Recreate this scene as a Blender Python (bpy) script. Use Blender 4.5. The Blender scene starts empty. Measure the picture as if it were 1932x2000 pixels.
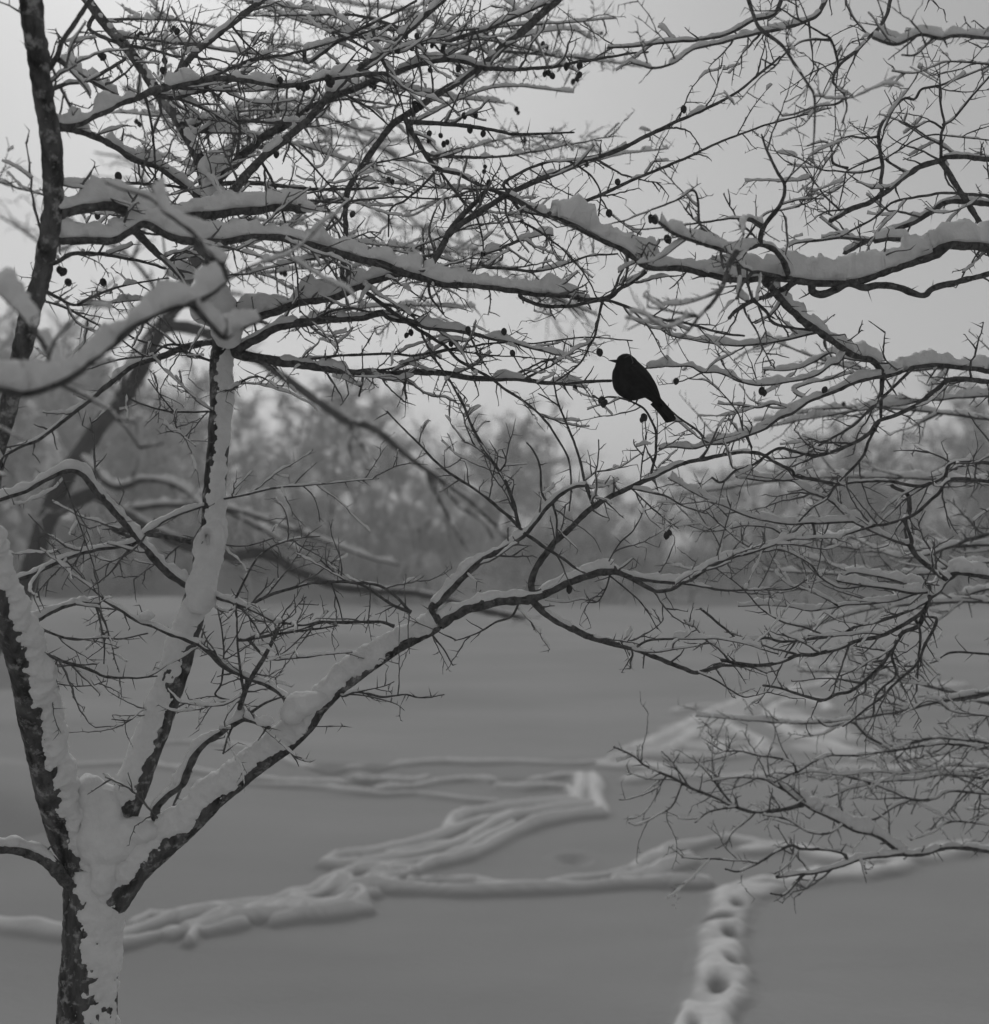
import bpy, math, random
import numpy as np
from mathutils import Vector

random.seed(7)
rng = np.random.default_rng(11)
scene = bpy.context.scene
COL = scene.collection

# ------------------------------------------------------------------ camera
CAM_Z = 2.5                      # metres above the frozen pond
LENS, SENSOR = 80.0, 60.8        # medium format
W0, H0 = 1932.0, 2000.0
F = LENS / SENSOR * W0           # focal length in photo pixels
TILT = math.atan(65.0 / F)
FOCUS = 3.15
cam_d = bpy.data.cameras.new("camera")
cam = bpy.data.objects.new("camera", cam_d)
COL.objects.link(cam)
cam.location = (0, 0, CAM_Z)
cam.rotation_euler = (math.radians(90) + TILT, 0, 0)
cam_d.sensor_fit = 'HORIZONTAL'
cam_d.sensor_width = SENSOR
cam_d.lens = LENS
cam_d.clip_start = 0.05
cam_d.clip_end = 3000
cam_d.dof.use_dof = True
cam_d.dof.focus_distance = FOCUS
cam_d.dof.aperture_fstop = 4.5
scene.camera = cam

# ------------------------------------------------------------------ sky, sun, exposure
SUN_EL, SUN_AZ = math.radians(37), math.radians(-14)     # azimuth from +Y, clockwise positive
world = bpy.data.worlds.new("World")
scene.world = world
world.use_nodes = True
nt = world.node_tree
for n in list(nt.nodes):
    nt.nodes.remove(n)
sky = nt.nodes.new("ShaderNodeTexSky")
sky.sky_type = 'NISHITA'
sky.sun_disc = False
sky.sun_elevation = SUN_EL
sky.sun_rotation = SUN_AZ
sky.air_density = 1.0
sky.dust_density = 1.4
sky.ozone_density = 0.5
bw = nt.nodes.new("ShaderNodeRGBToBW")
bg = nt.nodes.new("ShaderNodeBackground")
bg.inputs["Strength"].default_value = 0.05
out = nt.nodes.new("ShaderNodeOutputWorld")
nt.links.new(sky.outputs[0], bw.inputs[0])
cloud = nt.nodes.new("ShaderNodeMix")          # even winter cloud cover over the clear-sky glow
cloud.data_type = 'FLOAT'
cloud.inputs[0].default_value = 0.33
cloud.inputs[3].default_value = 8.0
nt.links.new(bw.outputs[0], cloud.inputs[2])
nt.links.new(cloud.outputs[0], bg.inputs["Color"])
nt.links.new(bg.outputs[0], out.inputs["Surface"])

sun_l = bpy.data.lights.new("sun", 'SUN')
sun_l.energy = 0.6
sun_l.angle = math.radians(25)
sun_l.color = (1.0, 1.0, 1.0)
sun_o = bpy.data.objects.new("sun", sun_l)
COL.objects.link(sun_o)
sv = Vector((math.sin(SUN_AZ) * math.cos(SUN_EL), math.cos(SUN_AZ) * math.cos(SUN_EL), math.sin(SUN_EL)))
sun_o.rotation_euler = (-sv).to_track_quat('-Z', 'Y').to_euler()
sun_o.location = sv * 50

vs = scene.view_settings
vs.view_transform = 'Standard'
vs.look = 'None'
vs.exposure = 0.42
vs.gamma = 1.0
vs.use_curve_mapping = False
scene.render.engine = 'CYCLES'
scene.cycles.use_denoising = True
scene.cycles.use_adaptive_sampling = True
scene.cycles.adaptive_threshold = 0.02
scene.cycles.max_bounces = 4
scene.cycles.diffuse_bounces = 2
scene.cycles.glossy_bounces = 2
scene.cycles.volume_bounces = 1

# ------------------------------------------------------------------ helpers
FWD = np.array([0, math.cos(TILT), math.sin(TILT)])
UP = np.array([0, -math.sin(TILT), math.cos(TILT)])
RGT = np.array([1.0, 0, 0])
CAMP = np.array([0, 0, CAM_Z])
ZUP = np.array([0, 0, 1.0])


def at(px, py, d):
    """photo pixel + distance -> point in the place (scalars or arrays)"""
    px, py, d = np.asarray(px, float), np.asarray(py, float), np.asarray(d, float)
    return CAMP + d[..., None] * (FWD + ((px - W0 / 2) / F)[..., None] * RGT + ((H0 / 2 - py) / F)[..., None] * UP)


def on_ice(px, py, z=0.0):
    v = FWD + (px - W0 / 2) / F * RGT + (H0 / 2 - py) / F * UP
    t = (z - CAM_Z) / v[2]
    return (CAMP + v * t)[:2]


TILES = {'A': (0, 0), 'B': (600, 0), 'C': (1232, 0), 'D': (0, 600), 'E': (600, 600), 'F': (1232, 600),
         'G': (0, 1200), 'H': (600, 1200), 'I': (1232, 1200)}
ZS = 700.0 / 1893.0               # one sketch unit in photo pixels


def hash01(ix, iy, iz, seed):
    h = (ix * 374761393 + iy * 668265263 + iz * 2147483647 + seed * 974711) & 0xFFFFFFFF
    h = ((h ^ (h >> 13)) * 1274126177) & 0xFFFFFFFF
    h = h ^ (h >> 16)
    return (h & 0xFFFF) / 65535.0


def vnoise(p, seed=0):
    p = np.asarray(p, float)
    i = np.floor(p).astype(np.int64)
    f = p - i
    f = f * f * (3 - 2 * f)
    r = 0
    for dx in (0, 1):
        for dy in (0, 1):
            for dz in (0, 1):
                w = (f[..., 0] if dx else 1 - f[..., 0]) * (f[..., 1] if dy else 1 - f[..., 1]) * (f[..., 2] if dz else 1 - f[..., 2])
                r = r + w * hash01(i[..., 0] + dx, i[..., 1] + dy, i[..., 2] + dz, seed)
    return r * 2 - 1


def fbm(p, octv=3, seed=0):
    a, s, t = 1.0, 0.0, 0.0
    p = np.asarray(p, float)
    for o in range(octv):
        s = s + a * vnoise(p * (2 ** o), seed + o * 17)
        t += a
        a *= 0.5
    return s / t


def sstep(a, b, x):
    t = np.clip((x - a) / (b - a), 0, 1)
    return t * t * (3 - 2 * t)


class MB:
    """collects vertices, quads and triangles for one mesh"""
    def __init__(self):
        self.v, self.q, self.t, self.n = [], [], [], 0

    def add(self, v, q=None, t=None):
        v = np.asarray(v, float).reshape(-1, 3)
        if q is not None and len(q):
            self.q.append(np.asarray(q, np.int64) + self.n)
        if t is not None and len(t):
            self.t.append(np.asarray(t, np.int64) + self.n)
        self.v.append(v)
        self.n += len(v)

    def join(self, o):
        self.v += o.v
        self.q += [q + self.n for q in o.q]
        self.t += [t + self.n for t in o.t]
        self.n += o.n

    def mesh(self, name, mat, origin=None, smooth=True):
        v = np.concatenate(self.v)
        if origin is not None:
            v = v - np.asarray(origin)
        q = np.concatenate(self.q) if self.q else np.zeros((0, 4), np.int64)
        t = np.concatenate(self.t) if self.t else np.zeros((0, 3), np.int64)
        me = bpy.data.meshes.new(name)
        me.vertices.add(len(v))
        me.vertices.foreach_set("co", v.astype(np.float32).ravel())
        me.loops.add(len(q) * 4 + len(t) * 3)
        me.loops.foreach_set("vertex_index", np.concatenate([q.ravel(), t.ravel()]).astype(np.int32))
        me.polygons.add(len(q) + len(t))
        st = np.concatenate([np.arange(len(q)) * 4, len(q) * 4 + np.arange(len(t)) * 3]).astype(np.int32)
        me.polygons.foreach_set("loop_start", st)
        me.polygons.foreach_set("use_smooth", np.full(len(q) + len(t), smooth))
        me.update(calc_edges=True)
        me.validate()
        if mat is not None:
            me.materials.append(mat)
        return me

    def build(self, name, mat, parent=None, smooth=True):
        """one mesh object; its vertices are given in world space, its origin is the parent's"""
        o = np.zeros(3)
        if parent is not None:
            o = np.array(parent.get("_w", (0, 0, 0)), float)
        ob = bpy.data.objects.new(name, self.mesh(name, mat, o, smooth))
        COL.objects.link(ob)
        if parent is not None:
            ob.parent = parent
        ob["_w"] = [float(a) for a in o]
        return ob


def tag(o, label=None, cat=None, group=None, kind=None):
    if label: o["label"] = label
    if cat: o["category"] = cat
    if group: o["group"] = group
    if kind: o["kind"] = kind
    return o


def empty(name, loc):
    o = bpy.data.objects.new(name, None)
    o.empty_display_size = 0.2
    o.location = loc
    COL.objects.link(o)
    o["_w"] = [float(a) for a in loc]
    return o


def frames(P):
    T = np.gradient(P, axis=0)
    T /= np.linalg.norm(T, axis=1)[:, None] + 1e-12
    n = np.cross(T[0], ZUP)
    if np.linalg.norm(n) < 0.2:
        n = np.cross(T[0], RGT)
    n /= np.linalg.norm(n)
    N = np.zeros_like(P)
    for i in range(len(P)):
        n = n - T[i] * np.dot(n, T[i])
        n /= np.linalg.norm(n) + 1e-12
        N[i] = n
    return T, N, np.cross(T, N)


def ring_quads(n, k, closed=True):
    i = np.arange(n - 1)[:, None]
    j = np.arange(k if closed else k - 1)[None, :]
    a = i * k + j
    b = i * k + (j + 1) % k
    return np.stack([a, b, b + k, a + k], -1).reshape(-1, 4)


def tube(mb, P, R, k=6, rough=0.0, seed=0, cap=True):
    P = np.asarray(P, float)
    R = np.asarray(R, float)
    T, N, B = frames(P)
    th = np.arange(k) * 2 * np.pi / k
    E = N[:, None, :] * np.cos(th)[None, :, None] + B[:, None, :] * np.sin(th)[None, :, None]
    RR = np.repeat(R[:, None], k, 1)
    if rough > 0:
        q = (P[:, None, :] + E * R[:, None, None])
        RR = RR * (1 + rough * fbm(q / max(0.012, R.mean() * 0.9), 3, seed))
    V = P[:, None, :] + E * RR[..., None]
    n = len(P)
    if cap:
        V = np.concatenate([V.reshape(-1, 3), P[-1:] + T[-1:] * R[-1]])
        tri = [((n - 1) * k + j, (n - 1) * k + (j + 1) % k, n * k) for j in range(k)]
        mb.add(V, ring_quads(n, k), tri)
    else:
        mb.add(V, ring_quads(n, k))


def catmull(pts, step):
    """smooth curve through rows of (x, y, ...); step in the units of the first two columns"""
    p = np.asarray(pts, float)
    if len(p) == 2:
        n = max(2, int(np.linalg.norm(p[1, :2] - p[0, :2]) / step) + 1)
        return p[0] + (p[1] - p[0]) * np.linspace(0, 1, n)[:, None]
    q = np.vstack([2 * p[0] - p[1], p, 2 * p[-1] - p[-2]])
    res = []
    for i in range(1, len(q) - 2):
        a, b, c, d = q[i - 1], q[i], q[i + 1], q[i + 2]
        n = max(1, int(np.ceil(np.linalg.norm(c[:2] - b[:2]) / step)))
        t = (np.arange(n) / n)[:, None]
        res.append(0.5 * (2 * b + (c - a) * t + (2 * a - 5 * b + 4 * c - d) * t ** 2 + (3 * b - a - 3 * c + d) * t ** 3))
    res.append(p[-1:])
    return np.vstack(res)


# ------------------------------------------------------------------ materials (grey: the place is seen on black-and-white film)
def new_mat(name):
    m = bpy.data.materials.new(name)
    m.use_nodes = True
    return m, m.node_tree, m.node_tree.nodes["Principled BSDF"]


def N_(nt, typ, **kw):
    n = nt.nodes.new(typ)
    for k, v in kw.items():
        setattr(n, k, v)
    return n


def grey_mat(name, lo, hi, scale, rough=0.9, bump=0.3, bscale=60, dist=0.01, detail=6, stretch=None, spec=0.2):
    m, nt, bs = new_mat(name)
    tc = N_(nt, "ShaderNodeTexCoord")
    mp = N_(nt, "ShaderNodeMapping")
    if stretch: mp.inputs["Scale"].default_value = stretch
    nt.links.new(tc.outputs["Object"], mp.inputs[0])
    nz = N_(nt, "ShaderNodeTexNoise")
    nz.inputs["Scale"].default_value = scale
    nz.inputs["Detail"].default_value = detail
    nt.links.new(mp.outputs[0], nz.inputs["Vector"])
    cr = N_(nt, "ShaderNodeValToRGB")
    cr.color_ramp.elements[0].position = 0.3
    cr.color_ramp.elements[1].position = 0.7
    cr.color_ramp.elements[0].color = (lo, lo, lo, 1)
    cr.color_ramp.elements[1].color = (hi, hi, hi, 1)
    nt.links.new(nz.outputs["Fac"], cr.inputs[0])
    nt.links.new(cr.outputs[0], bs.inputs["Base Color"])
    bs.inputs["Roughness"].default_value = rough
    bs.inputs["Specular IOR Level"].default_value = spec
    if bump > 0:
        nb = N_(nt, "ShaderNodeTexNoise")
        nb.inputs["Scale"].default_value = bscale
        nb.inputs["Detail"].default_value = 5
        nt.links.new(mp.outputs[0], nb.inputs["Vector"])
        bp = N_(nt, "ShaderNodeBump")
        bp.inputs["Strength"].default_value = bump
        bp.inputs["Distance"].default_value = dist
        nt.links.new(nb.outputs["Fac"], bp.inputs["Height"])
        nt.links.new(bp.outputs[0], bs.inputs["Normal"])
    return m


M_SNOW = grey_mat("branch_snow", 0.80, 0.90, 25, 0.95, 0.5, 140, 0.006, spec=0.1)
M_FIELD = grey_mat("field_snow", 0.325, 0.405, 1.0, 0.95, 0.5, 60, 0.012, detail=9, stretch=(.22, .4, .5), spec=0.1)


def track_white(m, white):
    """raised track snow (mesh attribute) gets a whiter colour than the field"""
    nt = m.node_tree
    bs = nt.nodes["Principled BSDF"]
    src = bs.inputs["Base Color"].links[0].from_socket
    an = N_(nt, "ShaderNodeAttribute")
    an.attribute_name = "track_white"
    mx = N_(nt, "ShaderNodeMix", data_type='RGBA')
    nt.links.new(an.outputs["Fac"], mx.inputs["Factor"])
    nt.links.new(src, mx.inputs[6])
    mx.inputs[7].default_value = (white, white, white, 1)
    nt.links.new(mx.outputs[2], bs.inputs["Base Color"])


track_white(M_FIELD, 0.76)
M_BARK = grey_mat("thorn_bark", 0.05, 0.19, 70, 0.85, 0.9, 180, 0.008)
M_TRUNK = grey_mat("trunk_bark", 0.025, 0.2, 22, 0.9, 1.0, 90, 0.015, stretch=(1.6, 1.6, 0.5))
M_TWIG = grey_mat("twig_bark", 0.10, 0.2, 60, 0.75, 0.2, 300, 0.003)
M_BERRY = grey_mat("berry_skin", 0.03, 0.07, 80, 0.55, 0.3, 200, 0.002)


def flecked(m, scale, thr, v):
    """driven snow caught in the furrows of the bark"""
    nt = m.node_tree
    bs = nt.nodes["Principled BSDF"]
    src = bs.inputs["Base Color"].links[0].from_socket
    tc = N_(nt, "ShaderNodeTexCoord")
    nz = N_(nt, "ShaderNodeTexNoise")
    nz.inputs["Scale"].default_value = scale
    nz.inputs["Detail"].default_value = 8
    nz.inputs["Roughness"].default_value = 0.65
    nt.links.new(tc.outputs["Object"], nz.inputs["Vector"])
    mr = N_(nt, "ShaderNodeMapRange")
    mr.inputs["From Min"].default_value = thr
    mr.inputs["From Max"].default_value = thr + 0.12
    nt.links.new(nz.outputs["Fac"], mr.inputs["Value"])
    mx = N_(nt, "ShaderNodeMix", data_type='RGBA')
    nt.links.new(mr.outputs[0], mx.inputs["Factor"])
    nt.links.new(src, mx.inputs[6])
    mx.inputs[7].default_value = (v, v, v, 1)
    nt.links.new(mx.outputs[2], bs.inputs["Base Color"])


flecked(M_TRUNK, 34, 0.53, 0.42)
flecked(M_BARK, 60, 0.60, 0.4)


def snowy_mat(name, lo, hi, snow, thr, patch=1.2, pscale=1.7):
    """bark with snow lying on every upward face"""
    m = grey_mat(name, lo, hi, 3, 0.95, 0, 1)
    nt = m.node_tree
    bs = nt.nodes["Principled BSDF"]
    cr = bs.inputs["Base Color"].links[0].from_socket
    ge = N_(nt, "ShaderNodeNewGeometry")
    sx = N_(nt, "ShaderNodeSeparateXYZ")
    nt.links.new(ge.outputs["Normal"], sx.inputs[0])
    nz = N_(nt, "ShaderNodeTexNoise")
    nz.inputs["Scale"].default_value = pscale
    ad = N_(nt, "ShaderNodeMath", operation='MULTIPLY_ADD')
    ad.inputs[1].default_value = patch
    nt.links.new(nz.outputs["Fac"], ad.inputs[0])
    nt.links.new(sx.outputs["Z"], ad.inputs[2])
    mr = N_(nt, "ShaderNodeMapRange")
    mr.inputs["From Min"].default_value = thr
    mr.inputs["From Max"].default_value = thr + 0.25
    nt.links.new(ad.outputs[0], mr.inputs["Value"])
    mx = N_(nt, "ShaderNodeMix", data_type='RGBA')
    nt.links.new(mr.outputs[0], mx.inputs["Factor"])
    nt.links.new(cr, mx.inputs[6])
    mx.inputs[7].default_value = (snow, snow, snow, 1)
    nt.links.new(mx.outputs[2], bs.inputs["Base Color"])
    return m


M_FARBARK = snowy_mat("far_bark", 0.10, 0.18, 0.75, 0.75)
M_FARTWIG = snowy_mat("far_twigs", 0.10, 0.2, 0.75, 0.6)
M_OLD = snowy_mat("old_tree_bark", 0.05, 0.13, 0.75, 1.75, 2.2, 3.0)
# ------------------------------------------------------------------ ground and frozen pond
def ground_z(x, y):
    near = 0.9 * (1 - sstep(3.6, 6.6, y)) + (-0.5) * sstep(3.6, 6.6, y)
    lft = 0.2 + 0.8 * sstep(10, -8, x)
    far = lft * 1.5 * sstep(46, 64, y + 6 * np.sin(x * 0.13) + 3.5 * np.sin(x * 0.37 + 1)) + 2.0 * sstep(70, 400, y) + 0.5 * sstep(57, 62, y)
    far = far + 0.75 * (1 - sstep(1.5, 4, np.hypot(x + 6.0, y - 12.5)))
    far = far + 1.4 * (1 - sstep(8, 15, np.hypot(x + 16, y - 33) + 1.2 * np.sin(x * .8) + np.sin(y * .7)))
    side = 1.8 * sstep(70, 95, np.abs(x))
    return np.maximum(near + far, near + side) + 0.06 * fbm(np.stack([x, y, 0 * x], -1) * 0.35, 3, 5)


def build_ground():
    ys = np.concatenate([np.linspace(-60, 0, 20), np.linspace(0.3, 12, 60), np.linspace(12.8, 90, 100), np.geomspace(92, 300, 24)])
    xs = np.concatenate([-np.geomspace(300, 42, 24), np.linspace(-40, 40, 120), np.geomspace(42, 300, 24)])
    X, Y = np.meshgrid(xs, ys)
    Z = ground_z(X, Y)
    mb = MB()
    mb.add(np.stack([X, Y, Z], -1), ring_quads(len(ys), len(xs), False)[:, ::1])
    return tag(mb.build("ground", M_FIELD), kind="structure")


build_ground()

RIDGES = [  # tile, half width (m), height (m), sketch points: lines of trodden, refrozen snow on the ice
 ('H', .16, .05, "-900,690 -600,680 -300,700 0,825 250,828 420,828 600,800 740,795 850,805 1000,795 1200,800 1400,805 1580,800"),
 ('H', .16, .05, "-1400,820 -900,800 -500,860 0,905 250,915 400,940 550,935 680,905 850,895 1000,900 1150,905 1300,878 1500,872"),
 ('H', .13, .04, "-600,900 0,925 200,955 400,975 580,970 700,985 850,1008 1000,1015"),
 ('H', .12, .05, "250,885 420,890 560,905 640,880"),
 ('H', .13, .05, "1000,935 1150,945 1260,935 1370,940 1400,1000"),
 ('H', .22, .07, "1440,880 1440,930 1425,1010"),
 ('H', .22, .07, "1515,880 1530,960 1545,1075"),
 ('H', .15, .08, "1545,1080 1400,1092 1200,1125 1100,1172 1000,1222 850,1290 650,1332 560,1368 400,1370 250,1382"),
 ('H', .14, .08, "1420,1015 1250,1035 1050,1052 850,1082 760,1130 740,1180 600,1220 450,1250 300,1290 150,1302 90,1338 180,1352 330,1340 500,1300 700,1260 850,1210 980,1130 1100,1085 1300,1062 1500,1045"),
 ('H', .12, .07, "740,1185 850,1140 1000,1095 1150,1070"),
 ('H', .12, .07, "420,1290 600,1255 760,1235 900,1180"),
 ('H', .12, .07, "330,1375 480,1340 640,1310 800,1270 950,1200 1080,1130"),
 ('H', .10, .08, "220,1395 120,1440 0,1500 -200,1560"),
 ('H', .10, .08, "420,1385 250,1430 50,1505 -150,1580"),
 ('H', .10, .07, "540,1440 700,1430 900,1432 1000,1458 1250,1462 1400,1430 1550,1402 1700,1380 1800,1330 1893,1290"),
 ('H', .11, .07, "200,1440 500,1470 800,1478 1000,1468 1200,1462 1450,1462 1650,1442 1893,1435 1940,1440 2120,1442"),
 ('I', .15, .08, "0,1380 150,1290 400,1215 520,1200 680,1235 800,1250"),
 ('I', .17, .09, "-80,1425 60,1410 200,1352 300,1318"),
 ('H', .11, .08, "-100,1560 100,1560 200,1530 290,1502 305,1540 230,1592 100,1612 -50,1622 -250,1625 -450,1640 -640,1700"),
 ('G', .11, .07, "600,1740 700,1700 900,1640 1150,1590 1400,1560 1600,1520 1750,1470 1893,1430"),
 ('G', .11, .07, "900,1720 1180,1640 1400,1610 1650,1580 1893,1540"),
 ('G', .12, .07, "1100,1600 1300,1600 1500,1560 1680,1560"),
 ('G', .10, .07, "690,1670 800,1625 950,1640 1100,1600 1250,1580 1450,1545 1600,1500 1720,1475 1850,1410"),
 ('G', .10, .07, "1000,1760 1050,1690 1200,1650 1350,1600 1500,1585 1600,1555"),
 ('G', .10, .06, "1180,1605 1350,1590 1500,1605 1620,1560 1750,1530 1893,1500 1990,1490"),
 ('G', .10, .06, "1450,1650 1650,1612 1800,1592 1950,1580"),
 ('G', .10, .06, "520,1800 700,1760 900,1700 1100,1700 1300,1660"),
 ('H', .09, .07, "0,1500 80,1490 200,1442 330,1438 480,1452"),
 ('H', .09, .07, "-80,1535 60,1530 130,1502 260,1468 420,1450"),
 ('H', .09, .06, "20,1592 100,1582 180,1562 250,1540"),
 ('H', .09, .06, "560,1370 480,1400 380,1420 300,1440"),
 ('G', .20, .07, "-100,1660 60,1690 200,1700 340,1720"),
 ('I', .30, .08, "-20,730 150,665 350,575 500,505 600,462 800,435 950,395 1150,330"),
 ('I', .25, .08, "-100,800 60,760 200,770 420,775 640,740 720,690 600,650 500,600"),
 ('I', .25, .07, "180,730 300,670 450,640 560,650"),
 ('I', .28, .08, "1180,745 1000,700 850,640 760,560 740,520 850,470 980,480 1050,520"),
 ('I', .25, .06, "230,520 330,500 450,490"),
 ('I', .25, .06, "250,600 360,560 480,520"),
 ('I', .22, .06, "820,590 950,600 1080,660"),
 ('I', .25, .07, "900,250 1050,270 1200,300 1400,280"),
 ('I', .25, .07, "1200,780 1400,760 1700,790"),
 ('I', .25, .07, "1300,410 1500,390 1750,380"),
 ('I', .25, .07, "0,900 250,870 500,880 800,860 1100,850 1500,830 1800,830"),
]
PATHS = [  # wide trampled path: half width and height
 ('I', .16, .06, "620,1260 760,1240 900,1250 1030,1290 1110,1300"),
 ('I', .50, .045, "250,640 330,600 450,555 560,500 700,455"),
 ('I', .60, .045, "790,520 860,560 960,600 1040,660"),
 ('I', .45, .04, "380,700 520,720 640,720"),
 ('I', .50, .045, "1000,720 1150,745 1300,740"),
 ('I', .30, .04, "60,740 160,690 260,650"),
 ('H', .17, .035, "1470,890 1490,960 1510,1060"),
 ('H', .20, .05, "1600,815 1700,810 1790,815"),
]
HOLES = [
         ('H', 1415, 1297, .10, .05), ('H', 1080, 910, .16, .06), ('H', 310, 918, .18, .06), ('H', 150, 833, .2, .06), ('H', 370, 828, .16, .05),
         ('H', 270, 1422, .10, .05), ('H', 90, 1522, .12, .06), ('I', 930, 600, .25, .06), ('I', 600, 720, .18, .05), ('I', 470, 640, .2, .05)]


TRAIL = ('I', "150,2600 360,2150 480,1860 540,1702 592,1592 597,1502 740,1440 900,1405 1050,1372 1250,1335 1450,1290 1800,1250")   # footprints pressed into soft snow


def poly(tile, s):
    ox, oy = TILES[tile]
    return [(ox + float(a) * ZS, oy + float(b) * ZS) for a, b in (q.split(',') for q in s.split())]


def dist_poly(X, Y, pts):
    D = np.full(X.shape, 1e9)
    for (ax, ay), (bx, by) in zip(pts[:-1], pts[1:]):
        dx, dy = bx - ax, by - ay
        t = np.clip(((X - ax) * dx + (Y - ay) * dy) / (dx * dx + dy * dy + 1e-9), 0, 1)
        D = np.minimum(D, np.hypot(X - ax - t * dx, Y - ay - t * dy))
    return D


def build_pond():
    d = np.concatenate([np.geomspace(5.4, 26, 680), np.geomspace(26.2, 66, 70)])
    u = np.linspace(-1, 1, 440)
    sl = 0.44 * u + 1.6 * u ** 9
    Y = np.repeat(d[:, None], len(u), 1)
    X = sl[None, :] * Y
    P = np.stack([X, Y, 0 * X], -1)
    wig = fbm(P * 1.8, 2, 3) * 0.05
    wig2 = fbm(P * 1.8, 2, 31) * 0.03
    grow_ = 1 + np.clip(Y - 12, 0, 12) / 4
    Xw, Yw = X + wig2 * grow_, Y + wig * grow_
    Z = 0.03 * fbm(P * np.array([0.2, 0.5, 1]), 3, 9) + 0.006 * fbm(P * np.array([1.5, 3, 1]), 2, 29)
    R = np.zeros_like(X)
    lump = 1 + 0.45 * fbm(P * 2.2, 3, 21)
    near = (Y < 45) & (np.abs(X) < 16)
    xs, ys = Xw[near], Yw[near]
    rn = np.zeros(xs.shape)
    ln = lump[near]
    for tile, hw, h, s in RIDGES:
        c = catmull([tuple(on_ice(*p)) for p in poly(tile, s)], 0.35)
        D = dist_poly(xs, ys, [tuple(p) for p in c])
        rn = np.maximum(rn, 1.25 * h * ln * np.exp(-(D / (hw * 0.40)) ** 2.0))
    for tile, hw, h, s in PATHS:
        c = catmull([tuple(on_ice(*p)) for p in poly(tile, s)], 0.4)
        D = dist_poly(xs, ys, [tuple(p) for p in c]) + np.where(ys > 14, .34, .05) * fbm(P[near] * np.array([2.0, 1.2, 1]), 3, 77)
        rn = np.maximum(rn, h * (0.8 + 0.2 * ln) * (1 - sstep(hw * 0.4, hw * 1.15, D)))
    c = catmull([tuple(on_ice(*p)) for p in poly(*TRAIL)], 0.02)
    c = c + np.stack([.07 * np.sin(np.arange(len(c)) * .031), .05 * np.sin(np.arange(len(c)) * .043)], 1)
    sl = np.concatenate([[0], np.cumsum(np.linalg.norm(np.diff(c, axis=0), axis=1))])
    r2 = np.random.default_rng(3)
    pos, side = 0.1, 1
    prints = []
    while pos < sl[-1] - 0.1:
        j = int(np.searchsorted(sl, pos))
        tn = c[min(j + 3, len(c) - 1)] - c[max(j - 3, 0)]
        tn /= np.linalg.norm(tn)
        off = side * r2.uniform(-.01, .06)
        prints.append((c[j][0] - tn[1] * off, c[j][1] + tn[0] * off, tn, r2.uniform(.85, 1.2)))
        side = -side
        pos += r2.uniform(.25, .44)
    dent = np.zeros(xs.shape)
    for cx, cy, tn, k in prints:
        if r2.random() < .3:
            continue
        an = r2.normal() * .35
        tn = np.array([tn[0] * math.cos(an) - tn[1] * math.sin(an), tn[0] * math.sin(an) + tn[1] * math.cos(an)])
        ax_, ay_ = xs - cx, ys - cy
        al, ac = ax_ * tn[0] + ay_ * tn[1], -ax_ * tn[1] + ay_ * tn[0]
        dent = np.maximum(dent, .085 * k * np.exp(-((al / (.10 * k)) ** 2 + (ac / (.045 * k)) ** 2) ** 1.1))
    Dt = dist_poly(xs, ys, [tuple(p) for p in c[::8]]) + .075 * fbm(P[near] * 3.6, 3, 57)
    lump2 = .8 + .5 * fbm(P[near] * 4.5, 3, 5)
    rn = np.maximum(rn, .08 * lump2 * (1 - sstep(.07, .235, Dt))) - dent
    for tile, hx, hy, r, dep in HOLES:
        cx, cy = on_ice(*poly(tile, f"{hx},{hy}")[0])
        D = np.hypot(xs - cx, (ys - cy) * 0.7)
        rn = rn - dep * np.exp(-(D / r) ** 2) + 0.35 * dep * np.exp(-((D - 1.7 * r) / (0.6 * r)) ** 2)
    R[near] = rn
    Z = Z + R
    mb = MB()
    mb.add(np.stack([X, Y, Z], -1), ring_quads(len(d), len(u), False))
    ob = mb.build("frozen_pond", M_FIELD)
    at_ = ob.data.attributes.new("track_white", 'FLOAT', 'POINT')
    at_.data.foreach_set("value", (np.clip(sstep(0.016, 0.075, R) * (0.8 + 0.3 * lump), 0, 1)).astype(np.float32).ravel())  # whiter the higher the tracks rise above the ice
    return tag(ob, kind="structure")


build_pond()
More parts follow.
